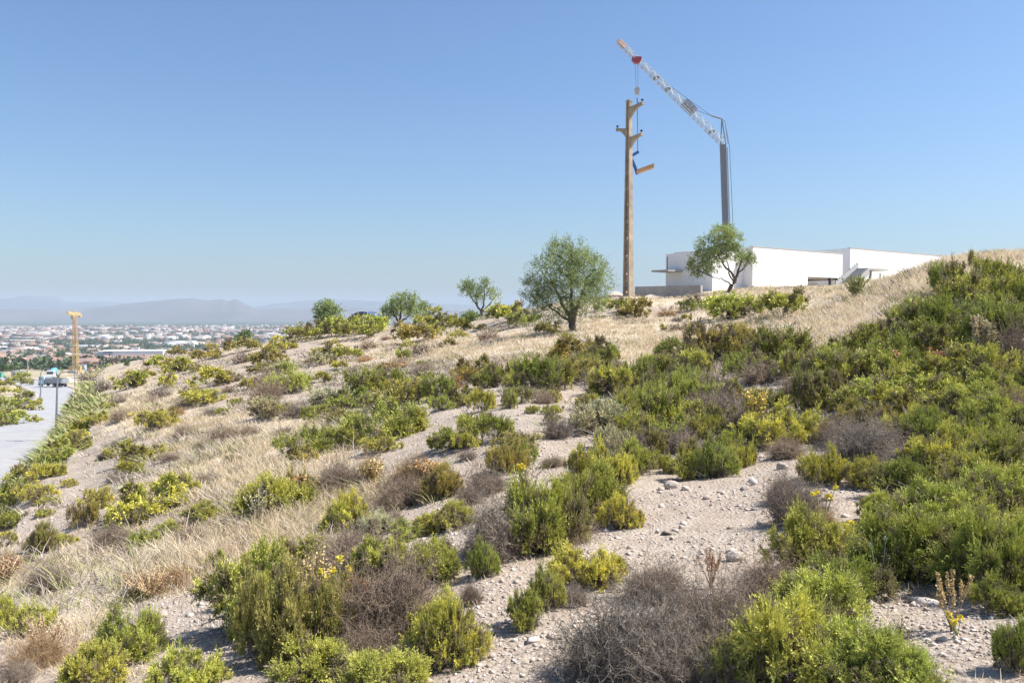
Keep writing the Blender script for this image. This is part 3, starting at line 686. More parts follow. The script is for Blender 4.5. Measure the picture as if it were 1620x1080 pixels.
def _gp(x, y, u, v, m, r):
    p = np.clip(m*.72+fbm(x/2.2, y/2.2, 3)*.9+fbm(x/7, y/7+8, 2)*.5, .04, 1)
    return np.where(bare_mask(u, v) > 0, p*.12, p)
tufts('dry_grass', 11, 108000, 2.8, 92, _gp, 13, (.06, .20), (.05, .0022), (.0010, .00024), (.1, 1.0), 0, .06, M_GRASS)
def mat_scrub():
    t = NT('low_scrub'); c = t.ramp(t.attr('tint'), [(0, (.22, .18, .155)), (.5, (.38, .32, .27)), (1, (.52, .45, .36))])
    c = t.mix(t.attr('brown'), c, (.25, .27, .07)); t.lk(c, t.b.inputs['Base Color']); t.b.inputs['Roughness'].default_value = .8
    return t.m
M_SCRUB = mat_scrub()
def _sp(x, y, u, v, m, r):
    p = np.clip(.30+fbm(x/3.1+5, y/3.1, 3)*1.3-m*.15, .02, 1)*np.clip((r-5)/12, .15, 1)
    p = np.where((u < 1000) & (v > 540) & (v < 720), p*1.5, p)
    return np.where(bare_mask(u, v) > 0, p*.08, p)
tufts('low_scrub', 12, 12000, 8, 100, _sp, 26, (.09, .26), (.08, .0035), (.0014, .00034), (.3, 1.3), 0, .33, M_SCRUB, 0)

def _lp(x, y, u, v, m, r): return np.clip(.5+fbm(x/.8, y/.8, 3)*1.2, .05, 1)
tufts('litter', 14, 7000, 2.8, 16, _lp, 5, (.008, .022), (.06, .002), (.0011, .0001), (1.5, 5.), 0, .0, M_SCRUB, 0)
def mat_weed():
    t = NT('weeds'); c = t.ramp(t.attr('tint'), [(0, (.14, .17, .05)), (.6, (.27, .31, .085)), (1, (.40, .40, .16))])
    c = t.mix(t.attr('brown'), c, (.45, .36, .22)); t.lk(c, t.b.inputs['Base Color']); t.b.inputs['Roughness'].default_value = .8
    return t.m
def _bp(x, y, u, v, m, r):
    sd, ins, _, _ = edge_sd(x, y); rd = road_d(x, y)
    right = (x > np.interp(y, RL[:, 0]*0+RL[:, 1], RL[:, 0]))
    p = np.where(right, 1.0, 1.0)*np.clip(fbm(x/6, y/6, 3)+.75, 0, 1)
    return np.where((rd < 6.6) | (r > 210) | (u > 260), 0, p)
tufts('bank_weeds', 13, 80000, 24, 210, _bp, 16, (.12, .36), (.15, .006), (.002, .0005), (.4, 1.6), 0, .3, mat_weed(), 0, True)

def build_pebbles():
    g = np.random.RandomState(21); N = 100000
    th = g.uniform(-.6, .6, N); r = np.exp(g.uniform(math.log(2.8), math.log(26), N))
    x = r*np.sin(th); y = r*np.cos(th); z = hz(x, y); u, v, dep = proj(x, y, z)
    _, ins, _, _ = edge_sd(x, y)
    bare = np.zeros(N)
    for a, b, ra, rb in BARE: bare = np.maximum(bare, 1.5-np.sqrt(((u-a)/ra)**2+((v-b)/rb)**2))
    k = ins & (g.uniform(0, 1, N) < np.clip(.22+bare*.55+fbm(x, y, 3)*1.3, .05, .9))
    x, y, z, r = x[k], y[k], z[k], r[k]; n = len(x)
    ico = np.array([(1, 0, 0), (0, 1, 0), (-1, 0, 0), (0, -1, 0), (0, 0, 1), (0, 0, -1)], float)
    s = np.exp(g.normal(0, .65, n))*.0052*(1+r*.045)
    sc = g.uniform(.6, 1.25, (n, 1, 3))*[1, 1, .62]
    P_ = ico[None]*sc+g.normal(0, .16, (n, 6, 3)); a = g.uniform(0, 6.3, n)
    X = P_[..., 0]*np.cos(a)[:, None]-P_[..., 1]*np.sin(a)[:, None]; Y = P_[..., 0]*np.sin(a)[:, None]+P_[..., 1]*np.cos(a)[:, None]
    V = np.stack([X, Y, P_[..., 2]], -1)*s[:, None, None]+np.stack([x, y, z+s*.12], 1)[:, None]
    T = np.array([(0, 1, 4), (1, 2, 4), (2, 3, 4), (3, 0, 4), (1, 0, 5), (2, 1, 5), (3, 2, 5), (0, 3, 5)])
    Q = (np.arange(n)*6)[:, None, None]+T
    t = NT('pebble'); c = t.ramp(t.attr('tint'), [(0, (.32, .26, .22)), (.4, (.50, .43, .37)), (1, (.60, .53, .47))]); t.lk(c, t.b.inputs['Base Color']); t.b.inputs['Roughness'].default_value = .95
    tag(link('gravel', mesh('gravel', V.reshape(-1, 3), Q.reshape(-1, 3), t.m, np.repeat(g.uniform(0, 1, n), 8))), kind='stuff')
build_pebbles()

def rock_data(seed, n=2):
    import bmesh
    bm = bmesh.new(); bmesh.ops.create_icosphere(bm, subdivisions=3, radius=1); g = np.random.RandomState(seed)
    pl = nrm(g.normal(size=(9, 3))); dd = g.uniform(.55, .9, 9)
    for vt in bm.verts:
        c = np.array(vt.co)
        for q, e in zip(pl, dd):
            s = c@q-e
            if s > 0: c = c-q*s*.9
        c = c*[1, .8, .6]*(1+.05*math.sin(c[0]*9+seed)*math.cos(c[1]*8)); vt.co = c
    me = bpy.data.meshes.new('rock'); bm.to_mesh(me); bm.free(); me.materials.append(M_ROCK); return me
ROCKS = [rock_data(i) for i in range(5)]
for i, (u, v, wp) in enumerate([(1066,772,30),(1085,775,18),(1046,776,15),(985,782,20),(957,925,26),(948,948,16),(912,955,18),(875,1012,22),(712,842,18),(690,838,22),(255,975,20),(705,846,10),(1290,696,34),(1240,742,24),
        (1180,775,16),(1120,790,15),(1000,810,14),(1210,800,12),(1165,888,34),(1415,742,14),(1590,1050,20),(1540,1030,14),(880,960,12),(670,855,12),(165,888,18),(215,925,14),(1390,672,16),(1140,780,11),(930,985,13),(640,1078,18),(780,1040,14),(300,1010,14),(560,742,8),(660,735,9),(740,762,10),(945,740,14),(925,800,12),(1015,880,10)]):
    p = hit(u, v); d = p[1]; s = wp*d/F/2
    o = link('rock', ROCKS[i % 5], loc=(p[0], p[1]+s*.4, p[2]+s*.18), rz=i*2.1, sc=(s, s, s))
    tag(o, uniq('pale stone' if wp < 17 else 'larger pale stone', u, v), 'rock', 'stones on the bare soil')

# ------------------------------------------------------------------ trees
def make_tree(name, label, u, v, d, lobes, trunk, nspr, nleaf, ll, lw, spl, col, seed, tr=.09, up=.2, nbr=9, group='trees on the crest', cat='tree'):
    """lobes: (du, dv, r) pixels from the foot of the trunk; trunk: poly-lines of pixel offsets with radii"""
    g = np.random.RandomState(seed); k = d/F
    p = drop(u, d)
    t = thing(name, label, cat, p, 0, group)
    c = np.array([(a*k, g.uniform(-.35, .35)*r*k*2, b*k) for a, b, r in lobes]); R = np.array([r*k for _, _, r in lobes])
    Vt = []; Qt = []; o = 0
    tips = []
    for line in trunk:
        pts = np.array([(a*k, (g.uniform(-.05, .05)*abs(b)*k if j else 0), b*k) for j, (a, b, _) in enumerate(line)]); rad = np.array([q*tr for _, _, q in line])
        s = np.linspace(0, len(pts)-1, (len(pts)-1)*4+1)
        pp = np.stack([np.interp(s, range(len(pts)), pts[:, i]) for i in range(3)], 1); pp[1:-1] = (pp[:-2]+2*pp[1:-1]+pp[2:])/4
        pp[1:] += g.normal(0, tr*.18, pp[1:].shape); pp[0, 2] -= .15
        V, Q = tubes(pp[None], np.interp(s, range(len(pts)), rad)[None], 8); Vt.append(V); Qt.append(Q+o); o += len(V)
        tips.append((pp[-1], rad[-1])); tips.append((pp[len(pp)*2//3], np.interp(s[len(pp)*2//3], range(len(pts)), rad)))
    tp = np.array([a for a, _ in tips])
    Bb = []
    for ci, ri in zip(c, R):       # limbs reach from the nearest trunk end into every lobe
        j = np.argmin(np.linalg.norm(tp-ci, axis=1)); S = tp[j]; r0 = max(tips[j][1]*.55, tr*.14)
        E = ci+nrm(g.normal(size=(nbr, 3)))*(ri*g.uniform(.3, 1, (nbr, 1)))
        s = np.linspace(0, 1, 7)[None, :, None]
        mid = ci*.8+S*.2
        Pt = S*(1-s)**2+mid*2*s*(1-s)+E[:, None]*s**2; Pt = Pt+np.cumsum(g.normal(0, ri*.03, Pt.shape), 1)*s
        V, Q = tubes(Pt, (r0*(1-.86*s[..., 0]))*np.ones((nbr, 1)), 5); Vt.append(V); Qt.append(Q+o); o += len(V)
        Bb.append(Pt[:, 3:].reshape(-1, 3))
    V = np.vstack(Vt); Q = np.vstack(Qt)
    link('trunk', mesh('trunk', V, Q, M_BARK, smooth=True), t)
    # leaves
    w_ = R**2/np.sum(R**2); kl = g.choice(len(c), nspr, p=w_)
    ncl = 30*len(c); ck = g.choice(len(c), ncl, p=w_)
    cc = c[ck]+nrm(g.normal(size=(ncl, 3)))*(R[ck]*g.uniform(.2, 1, ncl)**.5)[:, None]
    kk = g.randint(0, ncl, nspr); B = cc[kk]+g.normal(0, .1, (nspr, 3))*R[ck][kk][:, None]
    D = nrm(nrm(B-c[ck][kk])*.7+g.normal(0, .55, (nspr, 3))+[0, 0, up])
    L = spl*g.uniform(.5, 1.4, nspr); s = np.linspace(.1, 1, nleaf)[None, :, None]
    pos = B[:, None]+D[:, None]*(L[:, None, None]*s); per = nrm(g.normal(size=(nspr, nleaf, 3)))
    LD = nrm(D[:, None]*.7+per*.8).reshape(-1, 3); n = nspr*nleaf
    V, Q = leafquads(pos.reshape(-1, 3), LD, ll*g.uniform(.6, 1.3, n), lw*g.uniform(.7, 1.3, n), g)
    ti = np.clip(.35*g.uniform(0, 1, ncl)[kk]+.35*g.uniform(0, 1, len(c))[ck][kk]+.3*g.uniform(0, 1, nspr), 0, 1)
    cr = link('crown', mesh('crown', V, Q, M_LEAF, np.repeat(ti, nleaf), np.zeros(n)), t, color=col)
    return t
TR = [(0,0,1.15),(1,15,.9),(2,40,.75)]
make_tree('round_tree', 'round bushy green tree standing alone above the shrubs, left of the tall concrete pole', 905, 525, 42,
  [(-30,40,30),(-5,55,36),(22,50,30),(-48,62,24),(-40,88,26),(-12,90,34),(20,86,30),(42,70,22),(-22,112,24),(2,120,22),(18,108,22),(-62,45,16),(-58,70,15),(52,82,12),(-30,125,12),(0,134,12),(-52,33,14),(38,100,12)],
  [TR, [(1,14,.8),(-12,35,.5),(-28,70,.25)], [(1,20,.7),(12,45,.45),(22,80,.22)], [(1,24,.6),(-2,60,.4),(0,105,.16)], [(1,12,.5),(-25,30,.3),(-50,50,.12)]],
  4200, 9, .085, .016, .42, (.235, .30, .11), 1, .17, .45, 10)
make_tree('twisted_tree', 'spreading tree with a leaning twisted dark trunk in front of the white house', 1150, 462, 60,
  [(-30,72,20),(-8,90,18),(-22,56,20),(-45,50,16),(-2,70,16),(8,84,12),(-12,98,10),(26,58,12),(34,50,9),(-55,42,9),(-40,38,9),(14,62,12),(36,64,7)],
  [[(0,0,1),(4,9,.9),(12,22,.8)], [(12,22,.7),(6,34,.5),(-6,46,.4),(-14,62,.25)], [(12,22,.7),(17,36,.5),(22,56,.3)], [(10,18,.4),(2,34,.3),(0,52,.2)], [(8,14,.35),(-6,22,.25),(-20,26,.12)], [(14,30,.4),(26,40,.3),(32,52,.16)]],
  2200, 9, .11, .024, .34, (.25, .32, .11), 2, .16, .1, 6)
make_tree('forked_tree', 'sparse forked tree with thin upright limbs standing alone on the crest', 762, 503, 72,
  [(-22,44,9),(-10,38,9),(4,48,9),(-28,50,6),(14,38,8),(-16,52,6),(22,34,7),(-4,30,7),(10,52,5)],
  [[(0,0,1),(0,8,.9)], [(0,8,.7),(-10,22,.5),(-22,42,.2)], [(0,8,.7),(4,24,.5),(4,46,.2)], [(0,8,.6),(12,20,.4),(24,36,.16)], [(-6,16,.4),(-8,30,.3),(-10,44,.15)]],
  620, 8, .12, .030, .4, (.24, .31, .11), 3, .13, .4, 5)
make_tree('crest_tree', 'green two-part tree with a low fork, beside the blue roofed hall', 632, 521, 76,
  [(-14,26,12),(-2,36,12),(12,34,12),(20,24,12),(-18,20,9),(4,24,10),(8,46,7),(22,42,8),(-6,46,6)],
  [[(0,0,1),(0,6,.9)], [(0,6,.7),(-8,16,.5),(-12,28,.2)], [(0,6,.7),(2,22,.5),(2,38,.2)], [(0,6,.6),(14,14,.45),(20,28,.2)]],
  1000, 8, .13, .032, .4, (.25, .32, .10), 4, .16, .2, 5)
make_tree('crest_tree', 'slender small tree just right of the two-part green tree on the crest', 665, 514, 78,
  [(0,20,7),(6,28,7),(-4,28,6),(10,22,5),(2,34,5)],
  [[(0,0,1),(-2,8,.8),(1,20,.4)], [(-2,8,.5),(4,16,.4),(8,24,.2)]], 280, 8, .13, .032, .35, (.24, .31, .11), 5, .1, .3, 4)
make_tree('leaning_tree', 'bushy tree with one bare bent trunk leaning right at the left end of the crest', 541, 521, 74,
  [(-30,26,11),(-20,34,11),(-34,36,9),(-14,30,9),(-28,16,10),(-36,24,7),(-8,34,6),(-22,42,6),(-24,8,8),(-30,4,7)],
  [[(0,0,.8),(-10,5,.8),(-15,18,.7),(-18,28,.5),(-26,34,.3)], [(-15,18,.4),(-26,22,.3),(-32,28,.15)]], 1000, 8, .13, .032, .4, (.22, .29, .10), 6, .12, .1, 5)
make_tree('little_tree', 'lone dark little tree on the left crest against the hazy town', 382, 553, 84,
  [(-4,16,5),(4,20,6),(10,22,5),(-2,8,4),(14,18,3)], [[(0,0,.8),(0,8,.7),(3,18,.3)]], 260, 7, .15, .04, .4, (.12, .18, .06), 7, .1, .2, 4)
for (u, v, d, n_, lab) in [(742, 531, 66, 1, 'small leafy shrubby tree in the gap left of the forked tree'), (495, 532, 74, 2, 'small shrubby tree left of the leaning crest tree')]:
    make_tree('small_tree', lab, u, v-6, d, [(0,6,7),(-8,4,6),(8,5,6),(3,10,5)], [[(0,0,.7),(0,6,.5)]], 240, 7, .15, .04, .35, (.19, .26, .08), 20+n_, .08, .2, 4)

# ------------------------------------------------------------------ concrete power pole
def power_pole():
    p = drop(993.5, 57); k = 57/F; t = thing('power_pole', 'tall tapered ochre concrete power pole with ladder holes and three curved cross-arms', 'power pole', p, radians(-50))
    H = (468-166)*k+.12
    hw = lambda z: .285-.135*z/H     # half width of the holed face
    hd = lambda z: .23-.10*z/H
    m = MB(); n = 12; zs = np.linspace(0, H, n+1)
    # two flanges joined by a thin web with cross bars and openings
    for i in range(n):
        z0, z1 = zs[i]-(.3 if i == 0 else 0), zs[i+1]
        for sx in (-1, 1):
            V = []
            for z in (z0, z1):
                a = hw(max(z, 0)); b = hd(max(z, 0)); q = .085
                xs = sorted((sx*a, sx*(a-q*1.3)))
                V += [(xs[0], -b, z), (xs[1], -b, z), (xs[1], b, z), (xs[0], b, z)]
            m.add(V, MB.BF[0:0] if False else [(0, 1, 5, 4), (1, 2, 6, 5), (2, 3, 7, 6), (3, 0, 4, 7)]+([(4, 5, 6, 7)] if i == n-1 else [])+([(0, 3, 2, 1)] if i == 0 else []))
    m.build('flanges', M_POLE, t)
    wb = MB(); z = .05; j = 0
    while z < H-.1:
        a = hw(z)-.1; dz = .62*(1-.25*z/H); fill = z > H*.70
        b = hd(z)*.5
        if fill or j % 1 == 0:
            wb.box((0, 0, z+(dz/2 if fill else .08)), (2*a, b*2, dz+.002 if fill else .2))
        if not fill and z+dz < H*.72:
            s = 1 if j % 2 else -1
            wb.beam((-a*s, 0, z+.12), (a*s, 0, z+dz+.03), .10, b*1.6)
        z += dz; j += 1
    wb.build('web', M_POLE, t)
    cp = MB().box((0, 0, H+.03), (hw(H)*2+.04, hd(H)*2+.04, .08)).build('cap', M_POLE, t)
    def arm(sx, zt, L):
        g_ = MB(); x0 = hw(zt)*sx*.8; pts_t = []; pts_b = []
        for q in np.linspace(0, 1, 9):
            x = x0+sx*L*q; zb = zt-.78+(.78-.13)*(1-(1-q)**2.1); ztp = zt-.10+.10*q
            if q == 0: ztp = zt-.02
            pts_t.append((x, ztp+.06*q)); pts_b.append((x, zb+.0))
        V = []; n_ = 9
        for y in (-.10, .10):
            V += [(x, y, z) for x, z in pts_t]+[(x, y, z) for x, z in pts_b]
        Fc = []
        for i in range(n_-1):
            Fc += [(i, i+1, i+1+n_, i+n_), (i+2*n_, i+3*n_, i+1+3*n_, i+1+2*n_), (i, i+2*n_, i+1+2*n_, i+1), (i+n_, i+1+n_, i+1+3*n_, i+3*n_)]
        Fc += [(n_-1, 3*n_-1, 4*n_-1, 2*n_-1)]
        g_.add(V, Fc); o = g_.build('cross_arm', M_POLE, t)
        xe = x0+sx*(L-.06); h = MB().cyl((xe, 0, zt-.14), (xe, 0, zt+.26), .035).box((xe, 0, zt+.2), (.16, .1, .07)); h.build('insulator_pin', M_DARK, o)
    arm(1, (468-170)*k, 1.1); arm(-1, (468-202)*k, .95); arm(1, (468-217)*k, 1.02)
    return t
power_pole()

# ------------------------------------------------------------------ construction crane behind the house
def lattice(m, p, q, s0, s1, n, w=.05, tri=True, up=(0, 0, 1), wc=.09):
    p = Vector(p); q = Vector(q); d = (q-p).normalized(); a = d.cross(Vector(up)).normalized(); b = a.cross(d)
    sec = [(-.5, -.42), (.5, -.42), (0, .5)] if tri else [(-.5, -.5), (.5, -.5), (.5, .5), (-.5, .5)]
    R = []
    for i in range(n+1):
        f = i/n; c = p.lerp(q, f); s = s0+(s1-s0)*f; R.append([c+a*x*s+b*y*s for x, y in sec])
    for j in range(len(sec)): m.beam(R[0][j], R[-1][j], wc)
    for i in range(n):
        for j in range(len(sec)):
            j2 = (j+1) % len(sec)
            m.beam(R[i][j], R[i+1][j2], w); m.beam(R[i][j], R[i][j2], w)
            if i % 2: m.beam(R[i][j2], R[i+1][j], w*.8)
    return R
def site_crane():
    d = 96; top = P(1143.5, 229, d); bot = P(1151, 452, d); bot[2] = float(hz(bot[0], bot[1]))
    t = thing('construction_crane', 'pale self-erecting crane with a solid grey mast and raised lattice jib behind the white house', 'crane', bot)
    L = lambda a: Vector(a)-Vector(bot)
    T = L(top)
    MB().beam((0, 0, 0), T, .5, .6).build('mast', M_CRANE, t)
    e = MB(); e.beam(Vector((.42, -.2, .3)), T+Vector((.42, -.2, -.3)), .12); e.build('ladder_rail', M_LIGHTST, t)
    MB().box((0, 0, .5), (4.2, 4.2, 1.0)).build('base', M_CONC, t)
    tip = L(P(980, 66, d-4)); mid = T+(tip-T)*.34
    jr = T+Vector((.1, 0, .25))
    m = MB(); lattice(m, jr, tip, .85, .62, 26, .034, True, (0, 0, 1), .055); j = m.build('jib', M_LIGHTST, t)
    dk = MB(); a = jr+(tip-jr)*.30; b = jr+(tip-jr)*.40; lattice(dk, a+Vector((.1, 0, .2)), b+Vector((.1, 0, .2)), .62, .62, 6, .05, False, (0, 0, 1), .07)
    dk.build('jib_joint', M_CRANE, j)
    for f in (.12, .55, .66): c = jr+(tip-jr)*f; MB().box(c-Vector((0, 0, .12)), (.55, .5, .24)).build('jib_joint', M_CRANE, j)
    MB().beam(tip-(tip-jr).normalized()*.9, tip+(tip-jr).normalized()*.2, .42, .36).build('jib_tip', simple('faded_orange', (.50, .34, .27), .6), j)
    tw = MB(); hd = L(P(1142, 189, d)); hr = L(P(1147, 192, d+.3))
    tw.beam(T+Vector((-.25, 0, 0)), hd, .10); tw.beam(T+Vector((.35, 0, 0)), hd, .09); tw.beam(hd, hr, .08); tw.beam(hr, T+Vector((.6, 0, .1)), .06)
    tw.build('mast_head', M_CRANE, t)
    st = MB(); st.beam(hd+Vector((0, 0, .05)), L(P(1126, 184, d)), .13); st.build('mast_head_strut', M_LIGHTST, t)
    cb = MB(); cb.beam(hd, jr+(tip-jr)*.36, .035); cb.beam(L(P(1126, 184, d)), jr+(tip-jr)*.7, .03); cb.beam(hr, T+Vector((.75, 0, -.2)), .035)
    cb.beam(T+Vector((.75, 0, -.2)), Vector((.9, 0, .6)), .04); cb.build('stay_cable', M_DARK, t)
    # trolley and hoist
    tr = L(P(1007, 94, d-3.4))
    MB().box(tr, (.95, .8, .38)).box(tr-Vector((0, 0, .28)), (.6, .6, .28)).build('trolley', M_RED, t)
    hk = L(P(1007.8, 141, d-3.4)); h2 = L(P(1008, 156, d-3.4))
    MB().beam(tr+Vector((-.15, 0, -.4)), hk+Vector((-.1, 0, 0)), .025).beam(tr+Vector((.15, 0, -.4)), hk+Vector((.1, 0, 0)), .025).build('hoist_cable', M_DARK, t)
    b = MB(); b.box((hk+h2)/2+Vector((0, 0, .15)), (.42, .3, .55)); b.cyl(hk-Vector((0, .2, .1)), hk+Vector((0, .2, -.1)), .28, n=14); b.build('hook_block', M_LIGHTST, t)
    b = MB(); b.cyl(h2+Vector((0, 0, .05)), h2-Vector((0, 0, .3)), .05); b.beam(h2-Vector((0, 0, .3)), h2-Vector((-.15, 0, .45)), .06); b.build('hook', M_DARK, t)
    # load: pallet fork on a chain
    f0 = P(1008, 160, d-3.4); f = thing('pallet_fork', 'blue and orange pallet fork hanging tilted from the crane hook beside the pole', 'pallet fork', P(1008, 275, d-3.4))
    K = lambda u, v: Vector(P(u, v, d-3.4))-Vector(P(1008, 275, d-3.4))
    MB().beam(K(1008, 157.5), K(1009, 240), .07).build('sling', simple('blue_sling', (.12, .25, .5), .7), f)
    fr = MB().beam(K(1010.5, 240), K(997, 248), .16, .3).beam(K(997, 247), K(1005, 266), .26, .3).beam(K(1005, 266), K(1008.5, 276), .2, .3); fr.build('fork_frame', M_BLUE, f)
    A = K(1007, 276); Bq = K(1033, 266.5); o = MB()
    for y in (-.45, 0, .45):
        for q in (0,): o.beam(A+Vector((0, y, .1)), Bq+Vector((0, y, .1)), .22, .1)
    for q in np.linspace(0.04, .96, 7):
        c = A.lerp(Bq, q)+Vector((0, 0, .2)); o.box(c, (.22, 1.15, .34))
    o.beam(A+Vector((0, -.5, .42)), Bq+Vector((0, -.5, .42)), .12, .08); o.beam(A+Vector((0, .5, .42)), Bq+Vector((0, .5, .42)), .12, .08)
    o.build('tines', M_ORANGE, f)
site_crane()

# ------------------------------------------------------------------ white house
M_STAIR_SHADE = simple('stair_shade_grey', (.40, .395, .385), .85, var=.05, scale=2)  # shade on the stairs and parapet, put into their base colour as grey
E1 = np.array([.786, .618]); E2 = np.array([-.618, .786])
def house():
    A = np.array([21.1, 75.0]); rz = math.atan2(E1[1], E1[0]); gz = float(hz(A[0], A[1]))-.6
    t = thing('white_house', 'long flat-roofed white modern house on the hilltop behind the crest', 'house', (A[0], A[1], 0), rz)
    def bx(m, s0, s1, n0, n1, z0, z1): return m.box(((s0+s1)/2, (n0+n1)/2, (z0+z1)/2), (s1-s0, n1-n0, z1-z0))
    Z = 5.80; zb = gz
    m = MB(); bx(m, 0, 8.46, 0, .3, zb, Z); bx(m, 8.46, 14.4, 0, .3, 3.40, Z)                 # front wall with its opening
    bx(m, 0, .3, .3, 9, zb, Z-.003); bx(m, 14.1, 14.4, .3, 9, 3.4, Z-.003); bx(m, .3, 14.1, 8.7, 9, zb, Z-.003); bx(m, 8.16, 8.46, .302, 5, zb, 3.4); bx(m, 8.46, 14.1, 5, 5.2, zb, 3.4)
    m.build('wall', M_WHITE, t)
    bx(MB(), .3, 14.1, .3, 8.7, 5.3, 5.5).build('roof', M_CONC, t)
    bx(MB(), 8.46, 14.1, .3, 5, 3.2, 3.42).build('ceiling', M_CONC, t)
    # plinth, a little proud
    bx(MB(), -.05, 8.3, -.06, -.003, zb, 2.42).build('plinth', simple('plinth', (.55, .53, .5), .9), t)
    m = MB(); bx(m, 8.5, 12.0, 1.2, 1.45, 2.75, 2.95); bx(m, 8.9, 9.05, 1.25, 1.4, zb, 2.75); bx(m, 11.2, 11.35, 1.25, 1.4, zb, 2.75); m.build('bench_slab', M_WHITE, t)
    m = MB(); bx(m, 10.9, 11.2, 2.2, 2.4, zb, 3.2); bx(m, 12.35, 12.55, .05, .25, zb, 3.398); m.build('post', M_DARK, t)
    # left wing, set back and stepped
    m = MB(); bx(m, -4.3, -1.05, .95, 1.2, zb, 5.30); bx(m, -4.3, -4.05, 1.2, 6.2, zb, 5.297); bx(m, -1.05, 0, 1.0, 1.2, zb, 5.28); bx(m, -4.05, 0, 5.95, 6.2, zb, 5.297); m.build('wing_wall', M_WHITE, t)
    bx(MB(), -4.05, -.003, 1.2, 5.95, 5.0, 5.2).build('wing_roof', M_CONC, t)
    # cantilevered slab with a thin post at the far left corner
    m = MB(); bx(m, -6.3, -4.303, 4.2, 6.1, 3.62, 3.78); m.build('balcony_slab', M_CONC, t)
    bx(MB(), -5.45, -5.39, 5.0, 5.06, 3.78, 4.95).build('rail_post', M_DARK, t)
    # right block
    s0 = 17.5; n0 = 1.0
    m = MB(); bx(m, s0, s0+26, n0, n0+.3, zb, 6.55); bx(m, s0, s0+.3, n0+.3, n0+9, zb, 6.547); bx(m, s0+.3, s0+26, n0+8.7, n0+9, zb, 6.547); m.build('right_wall', M_WHITE, t)
    bx(MB(), s0+.3, s0+26, n0+.3, n0+8.7, 6.1, 6.3).build('right_roof', M_CONC, t)
    bx(MB(), 14.403, s0, 6.0, 6.3, zb, 6.3).build('link_wall', M_WHITE, t)
    # coping
    m = MB(); bx(m, -.04, 14.44, -.04, .34, Z+.002, Z+.07); bx(m, s0-.04, s0+26, n0-.04, n0+.34, 6.552, 6.62); m.build('coping', M_LIGHTST, t)
    # stair: rises to the right up to a landing
    m = MB(); n = 11; x0, x1 = 13.1, 17.2
    for i in range(n):
        a = x0+(x1-x0)*i/n; z = 2.35+(4.45-2.35)*(i+1)/n; bx(m, a, a+(x1-x0)/n+.002*(i % 2), -1.25, -.1, zb if i < 1 else z-.75, z)
    bx(m, x1+.003, x1+3.6, -1.25, .98, 4.27, 4.45); bx(m, 17.9, 18.1, -1.0, -.8, zb, 4.268); m.build('stairs', M_STAIR_SHADE, t)
    m = MB()
    for i in range(n):
        a = x0+(x1-x0)*i/n; z = 3.15+(5.05-3.0)*(i+1)/n; bx(m, a, a+(x1-x0)/n+.002*(i % 2), -.08, .0-.003, z-.9, z-.2)
    m.build('stair_parapet', M_STAIR_SHADE, t)
    bx(MB(), 15.2, 18.9, -1.6, -1.3, zb, 3.0).build('stair_side_wall', M_CONC, t)  # concrete grey here paints in the shade on the wall beside the steps
    m = MB(); m.beam((19.6, -1.1, zb), (19.5, -1.1, 4.0), .10); m.beam((20.1, -1.1, zb), (20.2, -1.1, 3.8), .10); m.build('steel_bar', M_GALV, t)
house()
def walls():
    def w_(label, pts, zt, th, zb):
        m = MB(); pts = [np.array(q) for q in pts]
        for a, b in zip(pts[:-1], pts[1:]):
            c = (a+b)/2; L = np.linalg.norm(b-a); m.box((c[0], c[1], (zt+zb)/2), (L, th, zt-zb), math.atan2(b[1]-a[1], b[0]-a[0]))
        tag(m.build('garden_wall', M_CONC), label, 'wall')
    a = P(1006, 460, 66)[:2]; b = P(1110, 460, 62.5)[:2]; w_('low grey concrete wall between the power pole and the white house', [a, b], 2.03, .3, -.5)
    a = P(905, 470, 64)[:2]; b = P(1000, 470, 67)[:2]; w_('low grey concrete wall showing between the round tree and the pole', [a, b], 1.12, .3, -2)
walls()
def mound(label, u, d, wpx, hpx, mat, seed, dz=0):
    g = np.random.RandomState(seed); k = d/F; p = drop(u, d); n = 26; V = []; Q = []
    for i in range(n):
        for j in range(n):
            x, y = i/(n-1)*2-1, j/(n-1)*2-1; r = math.hypot(x, y); h = max(0, 1-r)**.9+.12*float(fbm(np.array(x*3+seed), np.array(y*3), 3))*(r < 1)
            V.append((x*wpx*k/2, y*wpx*k/2, h*hpx*k-(.6 if r > .97 else 0)))
    for i in range(n-1):
        for j in range(n-1): Q.append((i*n+j, (i+1)*n+j, (i+1)*n+j+1, i*n+j+1))
    tag(link('earth_mound', mesh('earth_mound', V, Q, mat, smooth=True), loc=p), label, 'mound', 'heaps of soil')
M_SOIL = simple('heap_soil', (.50, .42, .34), .95, var=.2, scale=2.5)
mound('heap of pale soil left of the foot of the power pole', 972, 58, 50, 10, M_SOIL, 1)
mound('low heap of pale soil right of the foot of the power pole', 1030, 60, 60, 7, M_SOIL, 2)

